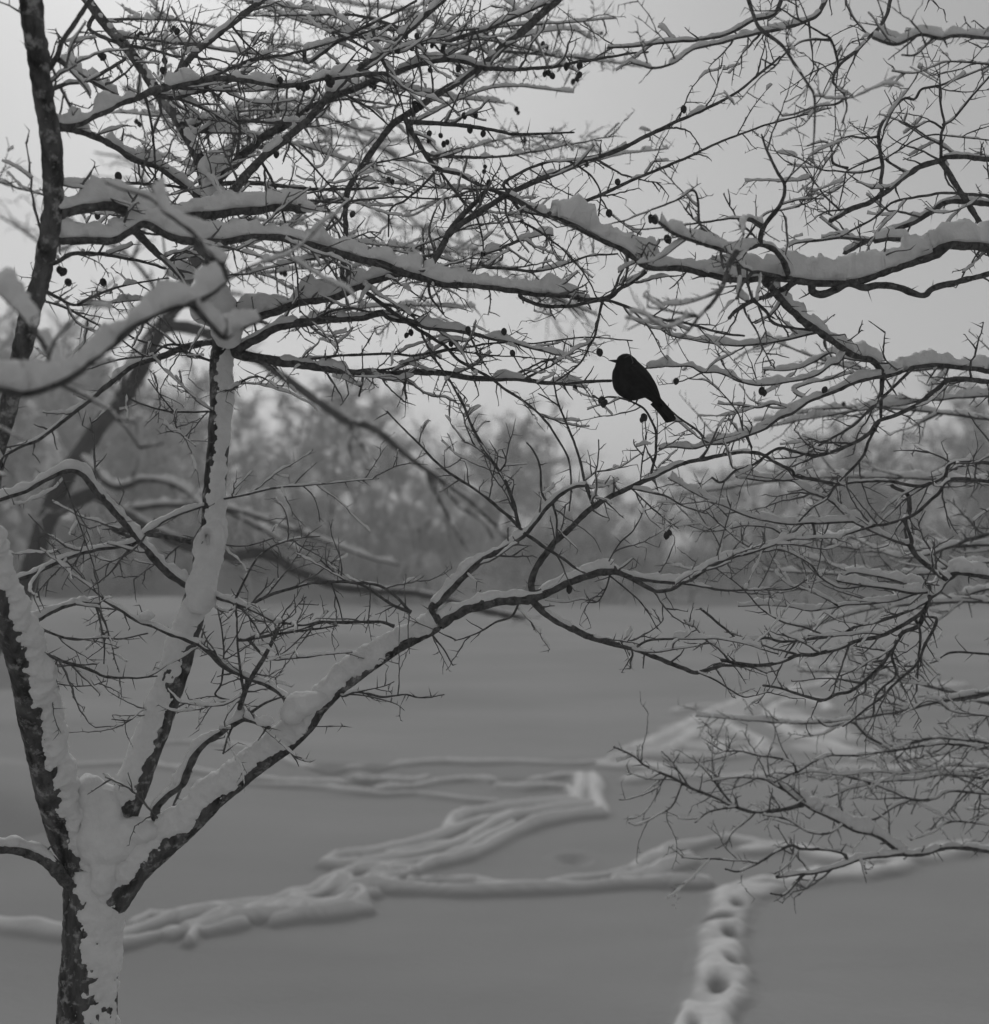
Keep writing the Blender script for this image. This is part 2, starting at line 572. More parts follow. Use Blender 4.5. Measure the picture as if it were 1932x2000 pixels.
# ------------------------------------------------------------------ thorn trees: sketched limbs
# one line per limb: tile  thickness at both ends  distance at both ends (* = where its parent is)  snow height,cover  twig density | course
LEFT_TREE = """
A 95,118 2.75,2.5 0,0 .3 | -40,2450 45,2150 105,1900 160,1650 210,1500 250,1300 280,1100 280,950 270,750 230,500 200,300 170,100 140,-150
A 75,58 *,3.0 100,1.3 .5 | 280,1130 450,1085 580,1075 680,1112 780,1150 950,1140 1100,1130 1200,1115 1350,1100 1500,1085 1610,1100
A 58,52 *,3.1 88,.95 .7 | 260,1265 450,1262 580,1265 650,1230 740,1180 800,1185 880,1230 980,1262 1150,1272 1300,1250 1450,1245 1600,1275 1750,1320 1893,1358 2020,1390 2120,1430 2220,1458
B 50,28 *,3.1 85,.9 1.2 | 600,1455 720,1495 850,1502 1000,1520 1150,1540 1300,1556 1430,1572
B 30,20 *,3.0 25,.5 1 | 1430,1575 1570,1580 1650,1530 1720,1490 1790,1440
B 40,22 *,3.15 14,.3 1 | 610,1450 690,1340 750,1230 810,1150 900,1060 935,1015
B 36,12 *,3.3 38,.42 1.2 | 752,1240 830,1170 940,1100 1030,1040 1110,1000 1200,960 1350,900 1480,840 1600,810 1750,740 1893,670 1920,655 2100,575 2268,490 2390,390 2500,300
B 18,8 *,3.2 12,.3 1 | 1040,970 1130,910 1250,860 1370,850 1450,890 1510,940 1550,1020 1540,1140
B 24,7 *,3.0 36,.4 1.2 | 1060,1040 1300,1150 1400,1090 1550,1030 1700,960 1893,880 2010,830 2160,760 2310,700 2490,640 2690,590 2770,570
A 62,40 *,3.25 85,.95 .9 | 1180,1700 1300,1680 1450,1640 1600,1590 1750,1570 1893,1512 2000,1470 2120,1440
A 56,10 *,3.1 45,.6 1 | 1230,1850 1350,1790 1450,1732 1550,1712 1700,1692 1893,1677 2020,1655 2060,1678 2180,1702 2270,1732 2420,1747 2570,1782 2690,1805 2830,1842 3000,1887
D 56,16 *,3.2 42,.5 1.4 | 1260,250 1450,282 1600,302 1750,322 1850,345 1990,342 2060,355 2180,344 2320,347 2470,372 2600,380 2750,380 2890,400 3070,395 3230,390
E 17,7 *,3.1 12,.3 1.4 | -100,300 130,260 300,250 460,245 560,255 700,230 850,210 1000,190 1200,190 1350,170 1500,160 1720,175
E 13,6 *,3.1 0,0 1.3 | 320,332 450,320 600,270 740,230 850,240 1000,255 1150,265 1300,275 1400,265
E 14,8 *,3.2 18,.4 1 | 20,70 130,20 230,5 330,25 470,45 600,95
B 26,45 *,3.6 40,.45 .9 | 185,1440 205,1240 200,1100 230,980 300,860 380,750 450,660 520,610 600,560 700,490 800,430 930,340 1030,250 1120,180 1230,80
B 26,9 *,3.1 6,.2 1 | 190,1390 270,1500 370,1590 500,1680 600,1750 720,1820 800,1902 960,1992 1040,2052 1160,2132 1260,2222 1320,2312 1380,2422 1395,2572 1385,2700
B 30,16 *,3.3 25,.5 1.2 | 520,630 560,710 620,810 690,890 800,920 920,980 1060,1040 1130,1110 1260,1140
B 15,8 *,3.1 0,0 1 | 690,890 760,980 840,1080 900,1160 930,1280 920,1370 870,1440
B 14,10 *,3.2 0,0 1 | 690,890 620,970 530,1050 440,1110 430,1250
B 28,10 *,3.3 22,.3 1.3 | 540,640 700,650 850,665 1000,690 1100,710 1250,705 1410,700
A 46,30 *,3.5 40,.6 .9 | 1190,1080 1240,1000 1350,870 1500,740 1620,640 1700,550 1760,480 1890,360 2000,300 2080,230 2170,150
A 46,26 *,3.5 38,.55 1 | 1160,940 1280,820 1400,720 1520,650 1740,520 1893,460 2070,390 2180,350 2300,320 2420,320 2540,350 2600,362
B 24,10 *,3.3 18,.5 1.2 | 930,360 1080,365 1250,360 1350,345 1430,325 1550,310 1700,285 1800,275
A 46,18 *,3.2 55,.6 .9 | 270,672 400,650 520,600 620,550 740,510 830,470 950,450 1080,420 1180,410 1300,425 1450,450 1570,450 1700,420 1893,395 2050,385
A 36,30 *,3.3 25,.5 .6 | 860,455 960,360 1050,260 1130,200 1220,130
A 34,24 *,3.4 30,.7 .8 | 800,500 900,512 1000,490 1130,460 1220,420
A 30,24 *,2.6 12,.4 .8 | 240,420 300,300 330,220 390,130
A 30,20 *,3.0 60,.7 1 | 300,308 400,380 500,440 620,500
A 26,16 *,2.9 15,.5 1 | 265,475 360,440 450,430 560,372 660,310
A 42,26 *,3.3 60,.7 1 | 300,672 400,685 500,720 620,780 700,840 830,880 930,950 1050,1040
A 24,14 *,3.3 30,.5 1.4 | 300,960 430,970 600,970 760,970 900,980 1040,1010
A 28,14 *,3.6 30,.45 1.4 | 1120,1000 1180,970 1350,965 1500,985 1650,1000 1810,1000 2000,990
A 26,14 *,3.1 10,.4 1 | 290,1390 380,1342 500,1340 650,1360 760,1385 870,1415
A 46,30 *,3.2 30,.4 .6 | 700,1205 790,1300 880,1380 960,1460
A 18,10 *,3.2 26,.4 1.2 | 220,1530 300,1570 400,1610 500,1560 640,1510 800,1480 890,1470
A 18,10 *,3.2 34,.6 1.2 | 410,1610 530,1600 660,1590 790,1580
A 15,8 *,3.3 0,0 1.3 | 200,1590 330,1620 450,1680 580,1750
A 15,9 *,3.0 0,0 1.6 | 780,520 800,650 815,800 822,940
A 15,8 *,3.0 0,0 1.2 | 1385,860 1440,960 1480,1080 1510,1190 1540,1300 1570,1450 1585,1650
A 13,7 *,3.2 0,0 1.2 | 1510,735 1600,820 1700,930 1810,1050
A 14,8 *,3.1 8,.3 1 | 1230,150 1310,240 1420,320 1510,400
A 14,8 *,3.4 8,.3 1 | 960,130 1030,220 1050,320 1090,420
A 24,12 *,3.5 30,.5 1.2 | 500,70 470,150 610,220 750,250 900,290 970,300
A 20,10 *,3.4 30,.5 1.2 | 1090,420 1200,370 1330,320 1500,290 1700,240 1893,180
B 22,12 *,3.5 25,.5 1.2 | 0,330 120,250 200,195 350,120
B 16,9 *,3.4 10,.3 1.2 | 350,165 380,290 440,400 490,520 510,600
B 15,8 *,3.3 8,.3 1.2 | 140,170 280,240 400,320 430,430 480,560
B 16,8 *,3.5 20,.4 1.2 | 880,165 920,250 940,340
B 24,14 *,3.6 30,.6 1 | 720,240 820,190 920,165 1050,110
B 16,8 *,3.3 12,.4 1.2 | 140,460 260,530 340,580 430,660
B 14,8 *,3.4 10,.3 1.3 | 0,1060 180,1070 330,1050 520,1040 680,1050 820,1035 900,1030
B 12,7 *,3.3 0,0 1.3 | 320,880 420,850 540,820 600,800
B 15,8 *,3.4 0,0 1.2 | 560,1320 640,1280 740,1240 870,1190 990,1180 1130,1170
B 22,12 *,3.5 40,.6 1.2 | 940,1340 1020,1310 1120,1270 1250,1240 1300,1245
B 14,7 *,3.2 0,0 1.1 | 1130,1170 1240,1230 1340,1310 1420,1390 1480,1470 1530,1570
B 18,9 *,3.2 12,.4 1 | 630,1500 650,1560 690,1620 720,1660
B 16,8 *,3.1 0,0 1.1 | 1565,1580 1550,1630 1520,1770 1490,1830 1440,1920 1320,2012
B 22,12 *,3.0 15,.4 1.4 | 1130,1570 1230,1610 1370,1620 1470,1600 1570,1585 1650,1605 1740,1640 1893,1690 2000,1705 2170,1755 2310,1775
B 20,10 *,3.4 25,.5 1.2 | 950,1410 1080,1420 1230,1430 1380,1390 1500,1350 1640,1340
E 40,16 *,3.45 0,0 1.2 | -1010,1170 -900,1230
D 40,15 *,3.35 28,.75 1.3 | 1130,180 980,212 850,262 720,300 620,370 500,470 380,560 280,640 200,700 100,740 0,800
D 17,9 *,3.2 8,.3 1.6 | 1120,285 990,240 870,212 720,170 640,110
D 16,8 *,3.2 0,0 1.2 | 1000,215 880,200 780,260 700,215 650,175
D 12,7 *,3.3 0,0 1.3 | 760,260 640,275 560,295 490,320
D 14,8 *,3.1 18,.3 1.3 | 1110,552 920,552 800,530 700,490 645,450
D 9,6 *,3.0 0,0 1 | 920,555 940,650 1035,735
D 9,6 *,3.1 0,0 1 | 915,535 860,480 780,380
D 14,7 *,3.1 0,0 1.4 | 1225,435 1300,380 1380,370 1470,425
D 46,30 *,3.0 46,1.2 .6 | 1020,1490 850,1365 740,1232 600,1072 500,962 440,885 360,858 240,905 140,965 0,1010
D 17,40 *,3.0 26,.9 .7 | 1070,1052 900,1112 780,1182 690,1250 480,1282 330,1332 200,1392 130,1422 0,1470
D 16,6 *,3.1 10,.9 1.3 | 1180,1010 1300,990 1420,960 1560,945 1700,935 1893,915 2000,905
G 45,24 *,3.25 30,.9 .8 | 90,60 200,20 300,-30 400,-62 520,-58
G 34,20 *,3.15 30,.8 .8 | 1530,510 1500,440 1430,378 1300,330 1180,270 1060,165 900,100 720,28 640,-20 540,-82
D 8,6 *,3.2 0,0 1.2 | 560,1560 480,1480 370,1360 240,1220
D 8,6 *,3.0 0,0 1.5 | 350,950 400,1100 450,1230 520,1440
D 32,20 *,3.2 36,.7 1 | 1150,1530 1300,1582 1460,1662
D 14,9 *,3.1 14,.3 1.5 | 1460,1672 1600,1680 1700,1662 1893,1662 1990,1660 2080,1685
D 19,9 *,3.0 0,0 1.5 | 1300,1582 1450,1512 1650,1457 1780,1448 1900,1452 2000,1470 2090,1530 2170,1610
D 14,6 *,3.1 0,0 1.3 | 1245,1530 1330,1370 1400,1290 1530,1230 1690,1210
D 9,6 *,3.3 0,0 1.3 | 1180,1255 1300,1260 1450,1220
G 30,20 *,3.15 0,0 1.6 | 1265,495 1290,420 1330,330 1400,220 1470,75
G 16,8 *,3.2 0,0 1.8 | 1290,420 1270,300 1255,150 1250,-60
G 13,7 *,3.2 0,0 1.6 | 1140,430 1170,350 1180,150 1150,-30
G 20,9 *,3.2 12,.4 1.8 | 1300,135 1400,115 1600,85 1780,60
G 16,7 *,3.1 14,.7 1.5 | 1320,160 1420,230 1600,228 1700,215 1860,200
G 52,34 *,3.2 62,1.4 .4 | 820,1060 870,965 960,895 1000,800 1060,700 1180,610 1300,545
G 18,9 *,3.1 6,.3 .8 | 1300,540 1330,515 1400,470 1500,432
G 40,22 *,3.1 40,.9 .8 | 1300,545 1360,570 1420,600
G 16,10 *,3.1 0,0 1 | 1240,590 1200,660 1180,735
G 80,60 *,3.1 50,.9 .2 | 420,1470 330,1385 250,1300 130,1245 0,1230 -120,1240
G 14,8 *,3.3 0,0 1.5 | 210,70 370,130 540,122 640,130 780,100
G 12,7 *,3.2 0,0 1.5 | 500,-60 525,20 550,150 550,260
G 25,8 *,3.2 12,.5 1.7 | 200,200 330,245 470,290 560,330 700,337 830,325
G 9,6 *,3.2 0,0 1 | 260,340 370,375 480,377 560,350
G 8,5 *,3.2 0,0 1 | 760,505 680,560 590,555
E 72,58 *,3.15 42,1.2 .6 | 700,1640 780,1620 860,1582 1000,1548 1180,1532 1300,1480 1450,1422 1550,1392 1620,1385
E 30,14 *,3.3 34,.9 1.2 | 1600,1385 1700,1420 1800,1440 1893,1450 1990,1450 2080,1400 2200,1335 2360,1290 2500,1240 2620,1212
E 34,12 *,3.1 0,0 1.6 | 1600,1395 1700,1425 1800,1480 1850,1500 1930,1490 1990,1450
E 16,8 *,3.3 16,.5 1.2 | 1960,1455 2110,1478 2200,1495 2400,1492 2550,1490 2640,1440
E 52,20 *,3.1 36,.85 1 | 660,1600 760,1485 900,1352 1050,1262 1150,1195 1280,1042 1390,955 1475,940
E 20,8 *,2.95 14,.4 1 | 1160,1200 1050,1092 900,972 720,852 600,732 480,612 420,550
E 20,12 *,3.0 4,.2 .8 | 1140,1190 1280,1282 1400,1362 1470,1405
E 22,9 *,3.2 0,0 1 | 1105,1170 1090,1040 1040,912 960,782 880,652 830,532 780,432 700,312 660,260
E 9,6 *,3.2 0,0 .8 | 975,810 920,762 860,722 815,705
E 9,6 *,3.2 0,0 .8 | 890,660 930,612 965,603
E 9,6 *,3.1 0,0 .8 | 1020,865 1050,812 1030,752
E 14,8 *,3.15 0,0 .8 | 1265,1035 1240,980 1232,850 1190,752 1160,715
E 19,8 *,3.15 0,0 1 | 1510,1040 1470,932 1430,772 1380,632 1330,522 1300,375
E 9,6 *,3.1 0,0 .8 | 1335,525 1270,482 1220,455
E 9,6 *,3.1 0,0 .8 | 1480,912 1530,852 1540,700
E 15,9 *,3.15 0,0 .8 | 1300,1040 1320,1130 1310,1250
E 38,13 *,3.25 20,.45 1 | 1185,1460 1220,1362 1300,1252 1400,1162 1500,1062 1640,982 1750,932 1890,865 2010,820 2130,795 2260,770 2350,765 2410,780 2470,820 2560,862 2580,892 2670,912 2800,932
E 15,9 *,3.15 3,.2 .9 | 1810,905 1822,860 1842,760 1840,655 1795,555 1740,512 1660,484 1590,475 1545,485 1510,465
E 10,7 *,3.1 0,0 1 | 1645,500 1590,508 1540,520 1480,540
E 8,6 *,3.1 0,0 1 | 1760,930 1770,800 1790,700 1785,600
E 8,6 *,3.1 0,0 .8 | 1760,780 1730,730 1725,700
E 10,6 *,3.1 0,0 1 | 1520,870 1640,850 1720,800 1780,760
E 42,10 *,3.3 22,.5 1 | 1180,1545 1250,1610 1350,1672 1470,1732 1600,1772 1750,1812 1893,1872 1990,1908 2060,1928 2200,1885 2150,1892 2230,1893 2340,1900 2430,1935
E 14,7 *,3.2 30,.6 1.2 | 1730,1802 1800,1762 1900,1752 2000,1752 2150,1750 2270,1768 2360,1792 2490,1832
E 11,6 *,3.2 0,0 1.2 | 2060,1925 2160,1972 2290,2052 2360,2052 2430,2032
E 18,8 *,3.1 6,.3 1 | 470,1700 380,1662 200,1667 80,1667 0,1692 -100,1720
E 20,8 *,3.1 10,.4 1.3 | 560,1620 450,1572 300,1472 200,1442 70,1335
E 17,8 *,3.1 8,.3 1.4 | 545,1610 470,1532 380,1472 270,1457 150,1452 0,1462
E 10,7 *,3.1 0,0 1 | 130,1480 170,1580 190,1660
H 17,6 *,3.0 0,0 1.6 | 190,430 260,410 400,435 520,425 600,440 725,425
H 9,5 *,3.0 0,0 1.3 | 260,412 400,380 460,355
H 13,6 *,3.1 0,0 1.2 | 640,90 720,185 770,270
H 15,6 *,3.1 14,.5 1.3 | 1130,-70 1080,10 1000,40 900,100 780,140
H 7,4 *,3.1 0,0 1 | 40,590 130,592 200,590
E 12,7 *,3.2 0,0 1.4 | 1600,1400 1580,1480 1540,1550 1480,1560
E 10,6 *,3.2 0,0 1.4 | 1600,1420 1700,1500 1780,1580 1850,1700
E 16,10 *,3.2 0,0 2.2 | 295,345 290,400 275,470
E 16,10 *,3.2 0,0 2.2 | 525,355 515,430 525,480
E 9,6 *,3.2 0,0 1.2 | 1560,1375 1640,1260 1720,1180 1780,1070
E 10,6 *,3.1 0,0 1.2 | 1720,970 1800,1040 1893,1120 1960,1170
"""
NEAR_BRANCH = """
A 62,44 1.8,1.95 150,1.05 .3 | -80,2060 140,2070 330,2010 480,1900 700,1730 850,1645 1000,1598 1090,1560 1190,1480
A 45,30 *,2.0 85,.95 .3 | 1190,1480 1170,1400 1080,1325 1030,1235 940,1160 870,1110 830,1030 800,980
A 42,34 *,1.95 100,.9 .2 | 330,2010 260,1850 200,1770 140,1680 60,1600
A 40,24 *,2.05 90,.95 .3 | 1010,1600 1100,1700 1180,1780 1250,1740 1380,1690
A 22,12 *,2.05 8,.3 .4 | 1220,1475 1400,1372 1560,1292
A 24,14 *,2.0 40,.8 .3 | 850,1110 780,1040 650,1000 560,960
A 20,12 *,1.9 0,0 .2 | 730,1720 700,1640 660,1560
A 18,10 *,2.0 0,0 .2 | 900,1590 880,1420 860,1250
"""
RIGHT_TREE = """
C 60,30 3.7,2.8 20,.4 .2 | 2712,-330 2300,-360 1900,-340 1450,-300 1000,-300 500,-320 0,-350
C 80,30 3.1,2.9 112,1.3 .5 | 1740,1285 1600,1340 1450,1392 1300,1442 1200,1477 1050,1490 950,1485 850,1470 700,1462 550,1472 450,1452 330,1425 250,1412 130,1412 50,1382 -30,1320 -90,1292 -210,1235 -310,1182 -430,1130
C 40,30 *,3.1 0,0 .4 | 960,1490 960,1540 1010,1555 1080,1530 1150,1500 1230,1520 1320,1505 1420,1520 1540,1560 1600,1520 1720,1490
C 34,18 *,2.7 30,.6 .7 | 840,1470 800,1365 750,1312 680,1292 620,1312 570,1390 580,1480 570,1550 620,1590
C 24,12 *,2.6 0,0 .8 | 800,1450 720,1445 650,1440 600,1490 560,1580
C 30,18 *,2.6 55,.8 .8 | 660,1300 560,1330 460,1310 360,1280 230,1230 150,1175
C 30,10 *,2.8 12,.3 1 | 680,1292 690,1230 720,1170 790,1080 812,980 770,900 730,820 690,710
C 11,7 *,2.8 0,0 1 | 820,970 860,900 870,840
C 14,7 *,2.9 0,0 1 | 790,1080 900,1052 1020,1050
C 15,7 *,2.7 6,.3 1 | 650,1170 550,1152 400,1172 180,1202 0,1212
C 24,10 *,2.6 40,.6 1 | 700,1180 620,1150 590,1190 600,1240
C 13,7 *,2.9 0,0 1 | 560,1320 700,1140 800,1110 890,1090
C 34,10 2.5,2.15 12,.3 .6 | 560,1330 520,1400 490,1500 430,1600 360,1672 300,1750 235,1812
C 17,9 *,2.2 20,.4 .6 | 350,1668 200,1640 90,1622
C 14,8 *,2.2 0,0 .6 | 340,1680 220,1690 100,1692 -20,1740
C 38,26 3.4,3.3 16,.4 .9 | 1740,825 1640,850 1550,872 1450,930 1350,1010 1250,1072 1150,1112 1055,1165
C 32,26 *,3.4 30,.6 .5 | 1640,852 1690,930 1740,1010
C 48,26 3.4,3.5 25,.5 .8 | 1740,1060 1600,1112 1500,1170 1400,1212 1230,1282 1130,1335
C 22,12 3.3,3.3 18,.4 1.2 | 1740,1022 1550,1035 1400,1062 1350,1092 1290,1150 1200,1200 1110,1250
C 44,30 *,3.2 50,.9 .8 | 1660,1318 1600,1308 1500,1275 1400,1258 1290,1270
C 24,10 *,3.4 22,.5 1.3 | 1260,1270 1110,1252 1000,1267 880,1282 820,1310
C 22,10 *,3.4 0,0 1.3 | 1325,1010 1320,960 1330,870 1310,720 1350,620 1440,522 1500,522 1540,470 1640,450 1740,410
C 15,7 *,3.4 8,.4 1.3 | 1460,900 1370,860 1330,830 1250,850 1150,900 1130,950 1100,1090
C 13,7 *,3.4 6,.4 1.3 | 1320,880 1220,910 1100,905 1000,895 880,830
C 15,8 *,3.4 8,.4 1.3 | 1150,890 1070,860 1060,790 1030,750 930,770
C 12,6 *,3.4 0,0 1.3 | 1110,1110 1030,1040 980,970 900,880 830,870
C 19,9 *,3.3 0,0 1.6 | 1640,850 1640,720 1655,650 1640,550 1630,460
C 16,9 *,3.3 0,0 1.3 | 1650,660 1700,630 1760,560
C 12,7 *,3.3 0,0 1.3 | 1650,680 1580,640 1500,670 1420,640
C 14,8 *,3.4 0,0 1.3 | 1320,720 1230,730 1160,720 1090,740
C 11,7 *,3.4 0,0 1.3 | 1340,850 1420,790 1500,740 1600,710 1700,720
C 17,8 2.8,2.7 8,.5 1.4 | 1740,325 1600,350 1500,385 1380,375
C 24,10 *,2.6 14,.4 1 | 1420,-310 1370,0 1330,120 1200,260 1100,350 1070,430 1130,500 1080,550 980,562 870,602 800,610
C 11,7 *,2.6 0,0 .7 | 1130,510 1142,570 1115,650
C 16,8 *,2.7 0,0 1.6 | 1090,350 1080,270 1050,200 1000,170
C 14,8 *,2.7 0,0 1.4 | 1050,210 950,210 880,230 800,300 760,340 690,310
C 34,20 2.6,2.6 40,.8 1 | 1780,190 1640,200 1530,180 1400,232 1280,200
C 16,9 *,2.6 20,.5 1.2 | 1600,195 1560,240 1500,290 1430,290
C 27,9 *,2.35 8,.3 .12 | 560,-310 610,-50 660,110 700,165 800,240 860,330 940,450 970,510 972,650 960,860
C 12,7 *,2.35 0,0 .4 | 968,505 1020,505
C 12,7 *,2.4 0,0 .4 | 935,450 915,510
C 27,14 *,2.9 20,.6 .9 | 860,-310 780,40 640,110 500,182 350,210 200,222 0,245 -120,250
C 30,12 *,2.6 30,.6 .7 | 1100,-310 1020,20 900,120 680,172 600,190 450,230 320,262 230,330 120,360 0,330
C 15,8 *,2.7 6,.3 1.3 | 340,1010 250,1052 150,1092 0,1152 -100,1180
C 32,20 *,3.0 14,.3 1.1 | 880,1490 780,1540 640,1592 560,1640 520,1680
C 44,36 *,3.3 62,1.1 .6 | 700,1470 730,1505 790,1572 850,1640 950,1722 1060,1795 1180,1872 1270,1897 1330,1962
F 42,36 3.4,3.3 66,1.2 .6 | 1740,312 1600,302 1480,312 1400,345 1330,360
C 20,10 *,3.2 8,.3 1.2 | 650,1600 720,1650 740,1692 790,1720 880,1735 970,1750 1050,1780
F 19,9 *,3.2 34,.6 1.2 | 1000,130 970,135 860,162 760,182 680,192 580,202 450,192 330,172 220,152 150,110
F 26,15 *,3.4 0,0 .8 | 1330,360 1325,450 1320,590
F 30,12 *,3.3 36,.7 1.2 | 1300,360 1200,388 1100,432 1000,472 930,502 860,552 790,582 710,640 600,682 500,715 410,722 330,745 220,737 150,750
F 15,8 *,3.2 8,.3 1 | 410,722 350,650 250,580 170,500
F 16,10 *,3.3 36,1.1 .8 | 1100,290 1060,302 990,352 900,382 800,397 680,412 580,392 470,347 380,342 310,312 200,312 80,322
F 17,8 *,3.5 30,.8 1 | 1270,300 1150,270 1060,240 960,290 850,330 700,330
F 15,8 *,3.4 26,.7 1 | 950,500 860,440 940,400 1060,380 1180,340
F 11,6 *,3.3 0,0 1 | 640,745 600,660 560,550 480,450 400,390 310,375
F 16,8 *,3.4 20,.6 1 | 860,540 760,510 680,530 600,520 460,510
F 36,12 3.3,3.2 8,.3 1.4 | 1740,380 1620,432 1520,512 1400,570 1310,602 1250,672 1170,722 1000,782 880,765 800,745 740,765 650,830 560,860 480,925 430,900
F 18,9 *,3.2 0,0 1.4 | 1500,312 1430,382 1280,522 1180,622 1060,692 960,752 880,790 760,800
F 18,9 *,3.3 0,0 1.4 | 1312,605 1260,702 1230,782 1150,872 1080,942 1040,1010 960,1060 890,1130
F 27,13 3.2,3.3 14,.4 1.3 | 1740,815 1660,892 1580,932 1500,945 1350,917 1200,922 1090,935 960,905 870,880
F 26,15 3.0,3.2 0,0 1.1 | 1740,905 1620,992 1500,1092 1370,1142 1290,1152
F 22,13 *,3.5 40,1 1 | 1480,1250 1350,1212 1260,1172 1180,1132 1100,1062 1040,1012 940,972 850,915 700,915 560,895
F 20,12 *,3.6 40,1.2 .9 | 1190,1130 1160,1132 1000,1137 860,1142 760,1132 620,1102 500,1052 400,1010 300,960 200,900
F 14,8 *,3.6 26,.7 1.1 | 960,1212 820,1202 740,1162 600,1152 440,1182 300,1150
F 15,9 *,3.6 34,1 1 | 1280,1160 1200,1180 1060,1215 960,1205
F 44,30 3.4,3.4 50,1 .6 | 1760,1400 1700,1420 1650,1460 1620,1500 1580,1530
F 34,22 *,3.3 20,.6 .8 | 1640,1420 1610,1392 1500,1302 1460,1180 1470,1000 1380,940
F 24,14 *,3.4 48,1.1 .9 | 1640,1502 1500,1507 1350,1482 1200,1462 1090,1447
F 22,12 *,3.5 44,1 1 | 1600,1480 1500,1470 1400,1440 1300,1420 1180,1400 1120,1420
F 24,20 *,3.3 12,.35 1.6 | 1580,1535 1540,1612 1400,1702 1300,1742 1200,1762 1100,1802 980,1832 880,1840 800,1872 700,1890 600,1885 480,1865
F 19,14 *,3.4 24,.5 1.4 | 1560,1545 1450,1612 1300,1662 1180,1692 1100,1732 950,1752 800,1767 720,1747 640,1757 570,1750 480,1682 370,1590
F 17,9 *,3.6 30,.9 1.2 | 1520,1530 1420,1542 1300,1562 1180,1567 1090,1580 960,1602 850,1582 700,1572 570,1580
F 13,8 *,3.6 20,.6 1.2 | 1100,1580 1050,1550 950,1502 830,1460 760,1390
F 14,7 *,3.5 18,.5 1.2 | 1250,1482 1100,1482 1000,1422 930,1342 800,1280 700,1290 600,1250 500,1170 400,1080
F 11,6 *,3.5 0,0 1.2 | 1030,1735 920,1692 800,1662 690,1592 610,1502 540,1442 450,1380
I 24,13 *,3.5 0,0 2 | 1560,-20 1520,60 1430,102 1350,232 1280,312 1170,402 1090,422 1020,452 920,432 800,392 700,375
I 18,10 *,3.7 0,0 2.2 | 1610,20 1605,70 1560,150 1510,262 1400,362 1330,432 1250,492 1180,552 1120,590
I 17,9 3.7,3.7 0,0 2.2 | 1740,200 1600,252 1500,272 1380,275 1250,290
I 15,8 *,3.7 0,0 2.2 | 1500,20 1530,100 1520,252 1510,410
I 18,9 *,3.8 0,0 2.2 | 1440,90 1380,210 1400,320 1300,420 1280,540
I 16,9 4.0,4.0 0,0 2 | 1740,520 1640,472 1570,457 1500,490
I 19,11 4.2,4.2 10,.4 2 | 1740,660 1550,662 1450,682 1350,692 1250,642 1170,570 1050,590 990,560
I 18,9 4.2,4.2 20,.5 2.2 | 1740,690 1560,692 1450,712 1300,732 1180,747 1060,747 980,772 900,822 830,852 760,890
I 13,7 *,4.1 0,0 1.4 | 860,790 800,762 680,747 580,722 500,720 420,680
I 48,18 4.3,4.1 24,.6 .9 | 1740,1228 1550,1262 1400,1267 1300,1277 1200,1292 1150,1312 1050,1342 950,1367 870,1372 770,1385
I 19,10 *,4.1 0,0 .9 | 915,1370 850,1442 800,1482 740,1475
I 16,10 *,4.1 0,0 .7 | 1210,1290 1230,1330 1245,1368
I 33,15 *,4.2 60,1.1 1 | 1440,1255 1300,1168 1180,1137 1080,1082 970,1032 900,992 820,932 780,890
I 24,10 *,4.0 12,.4 2.4 | 910,1005 800,1032 650,1042 540,1012 450,967 330,922 200,852 80,802 20,752 -90,700
I 12,7 *,4.0 0,0 1.6 | 560,1015 420,1042 340,1100
I 9,6 *,4.0 0,0 1.2 | 270,902 220,1012 140,1062 40,1112 -10,1100
I 9,6 *,4.0 8,.5 1.2 | 190,852 130,922 0,972 -60,980
I 19,10 *,4.1 6,.3 1.2 | 1150,1300 1120,1262 1020,1242 900,1237 850,1222 770,1252 680,1312 570,1357 500,1345
I 11,7 *,4.1 0,0 1 | 890,1240 830,1322 760,1370
I 11,7 *,4.1 0,0 1 | 680,1312 560,1300 420,1292 270,1285
I 20,12 4.3,4.3 20,.5 2 | 1740,935 1600,972 1480,977 1350,922 1250,882 1150,860
I 20,12 4.3,4.3 20,.5 2 | 1740,850 1500,872 1340,882 1200,910 1130,930 1050,965
I 16,9 4.3,4.2 18,.5 2 | 1740,1095 1600,1150 1480,1192
I 14,8 *,4.3 12,.4 2.2 | 1480,977 1380,1022 1290,1082 1180,1080
I 14,8 *,4.1 14,.5 2.6 | 850,950 760,900 700,870 560,860 430,880
I 14,8 *,4.1 14,.5 2.6 | 540,1010 470,920 420,850 370,800
I 14,8 4.3,4.2 20,.6 2.4 | 1740,800 1600,820 1440,840 1280,830 1120,850 960,830 860,850
I 13,8 *,4.1 12,.5 2 | 1120,1110 1060,1150 1010,1160 920,1140 820,1080 700,1060
"""
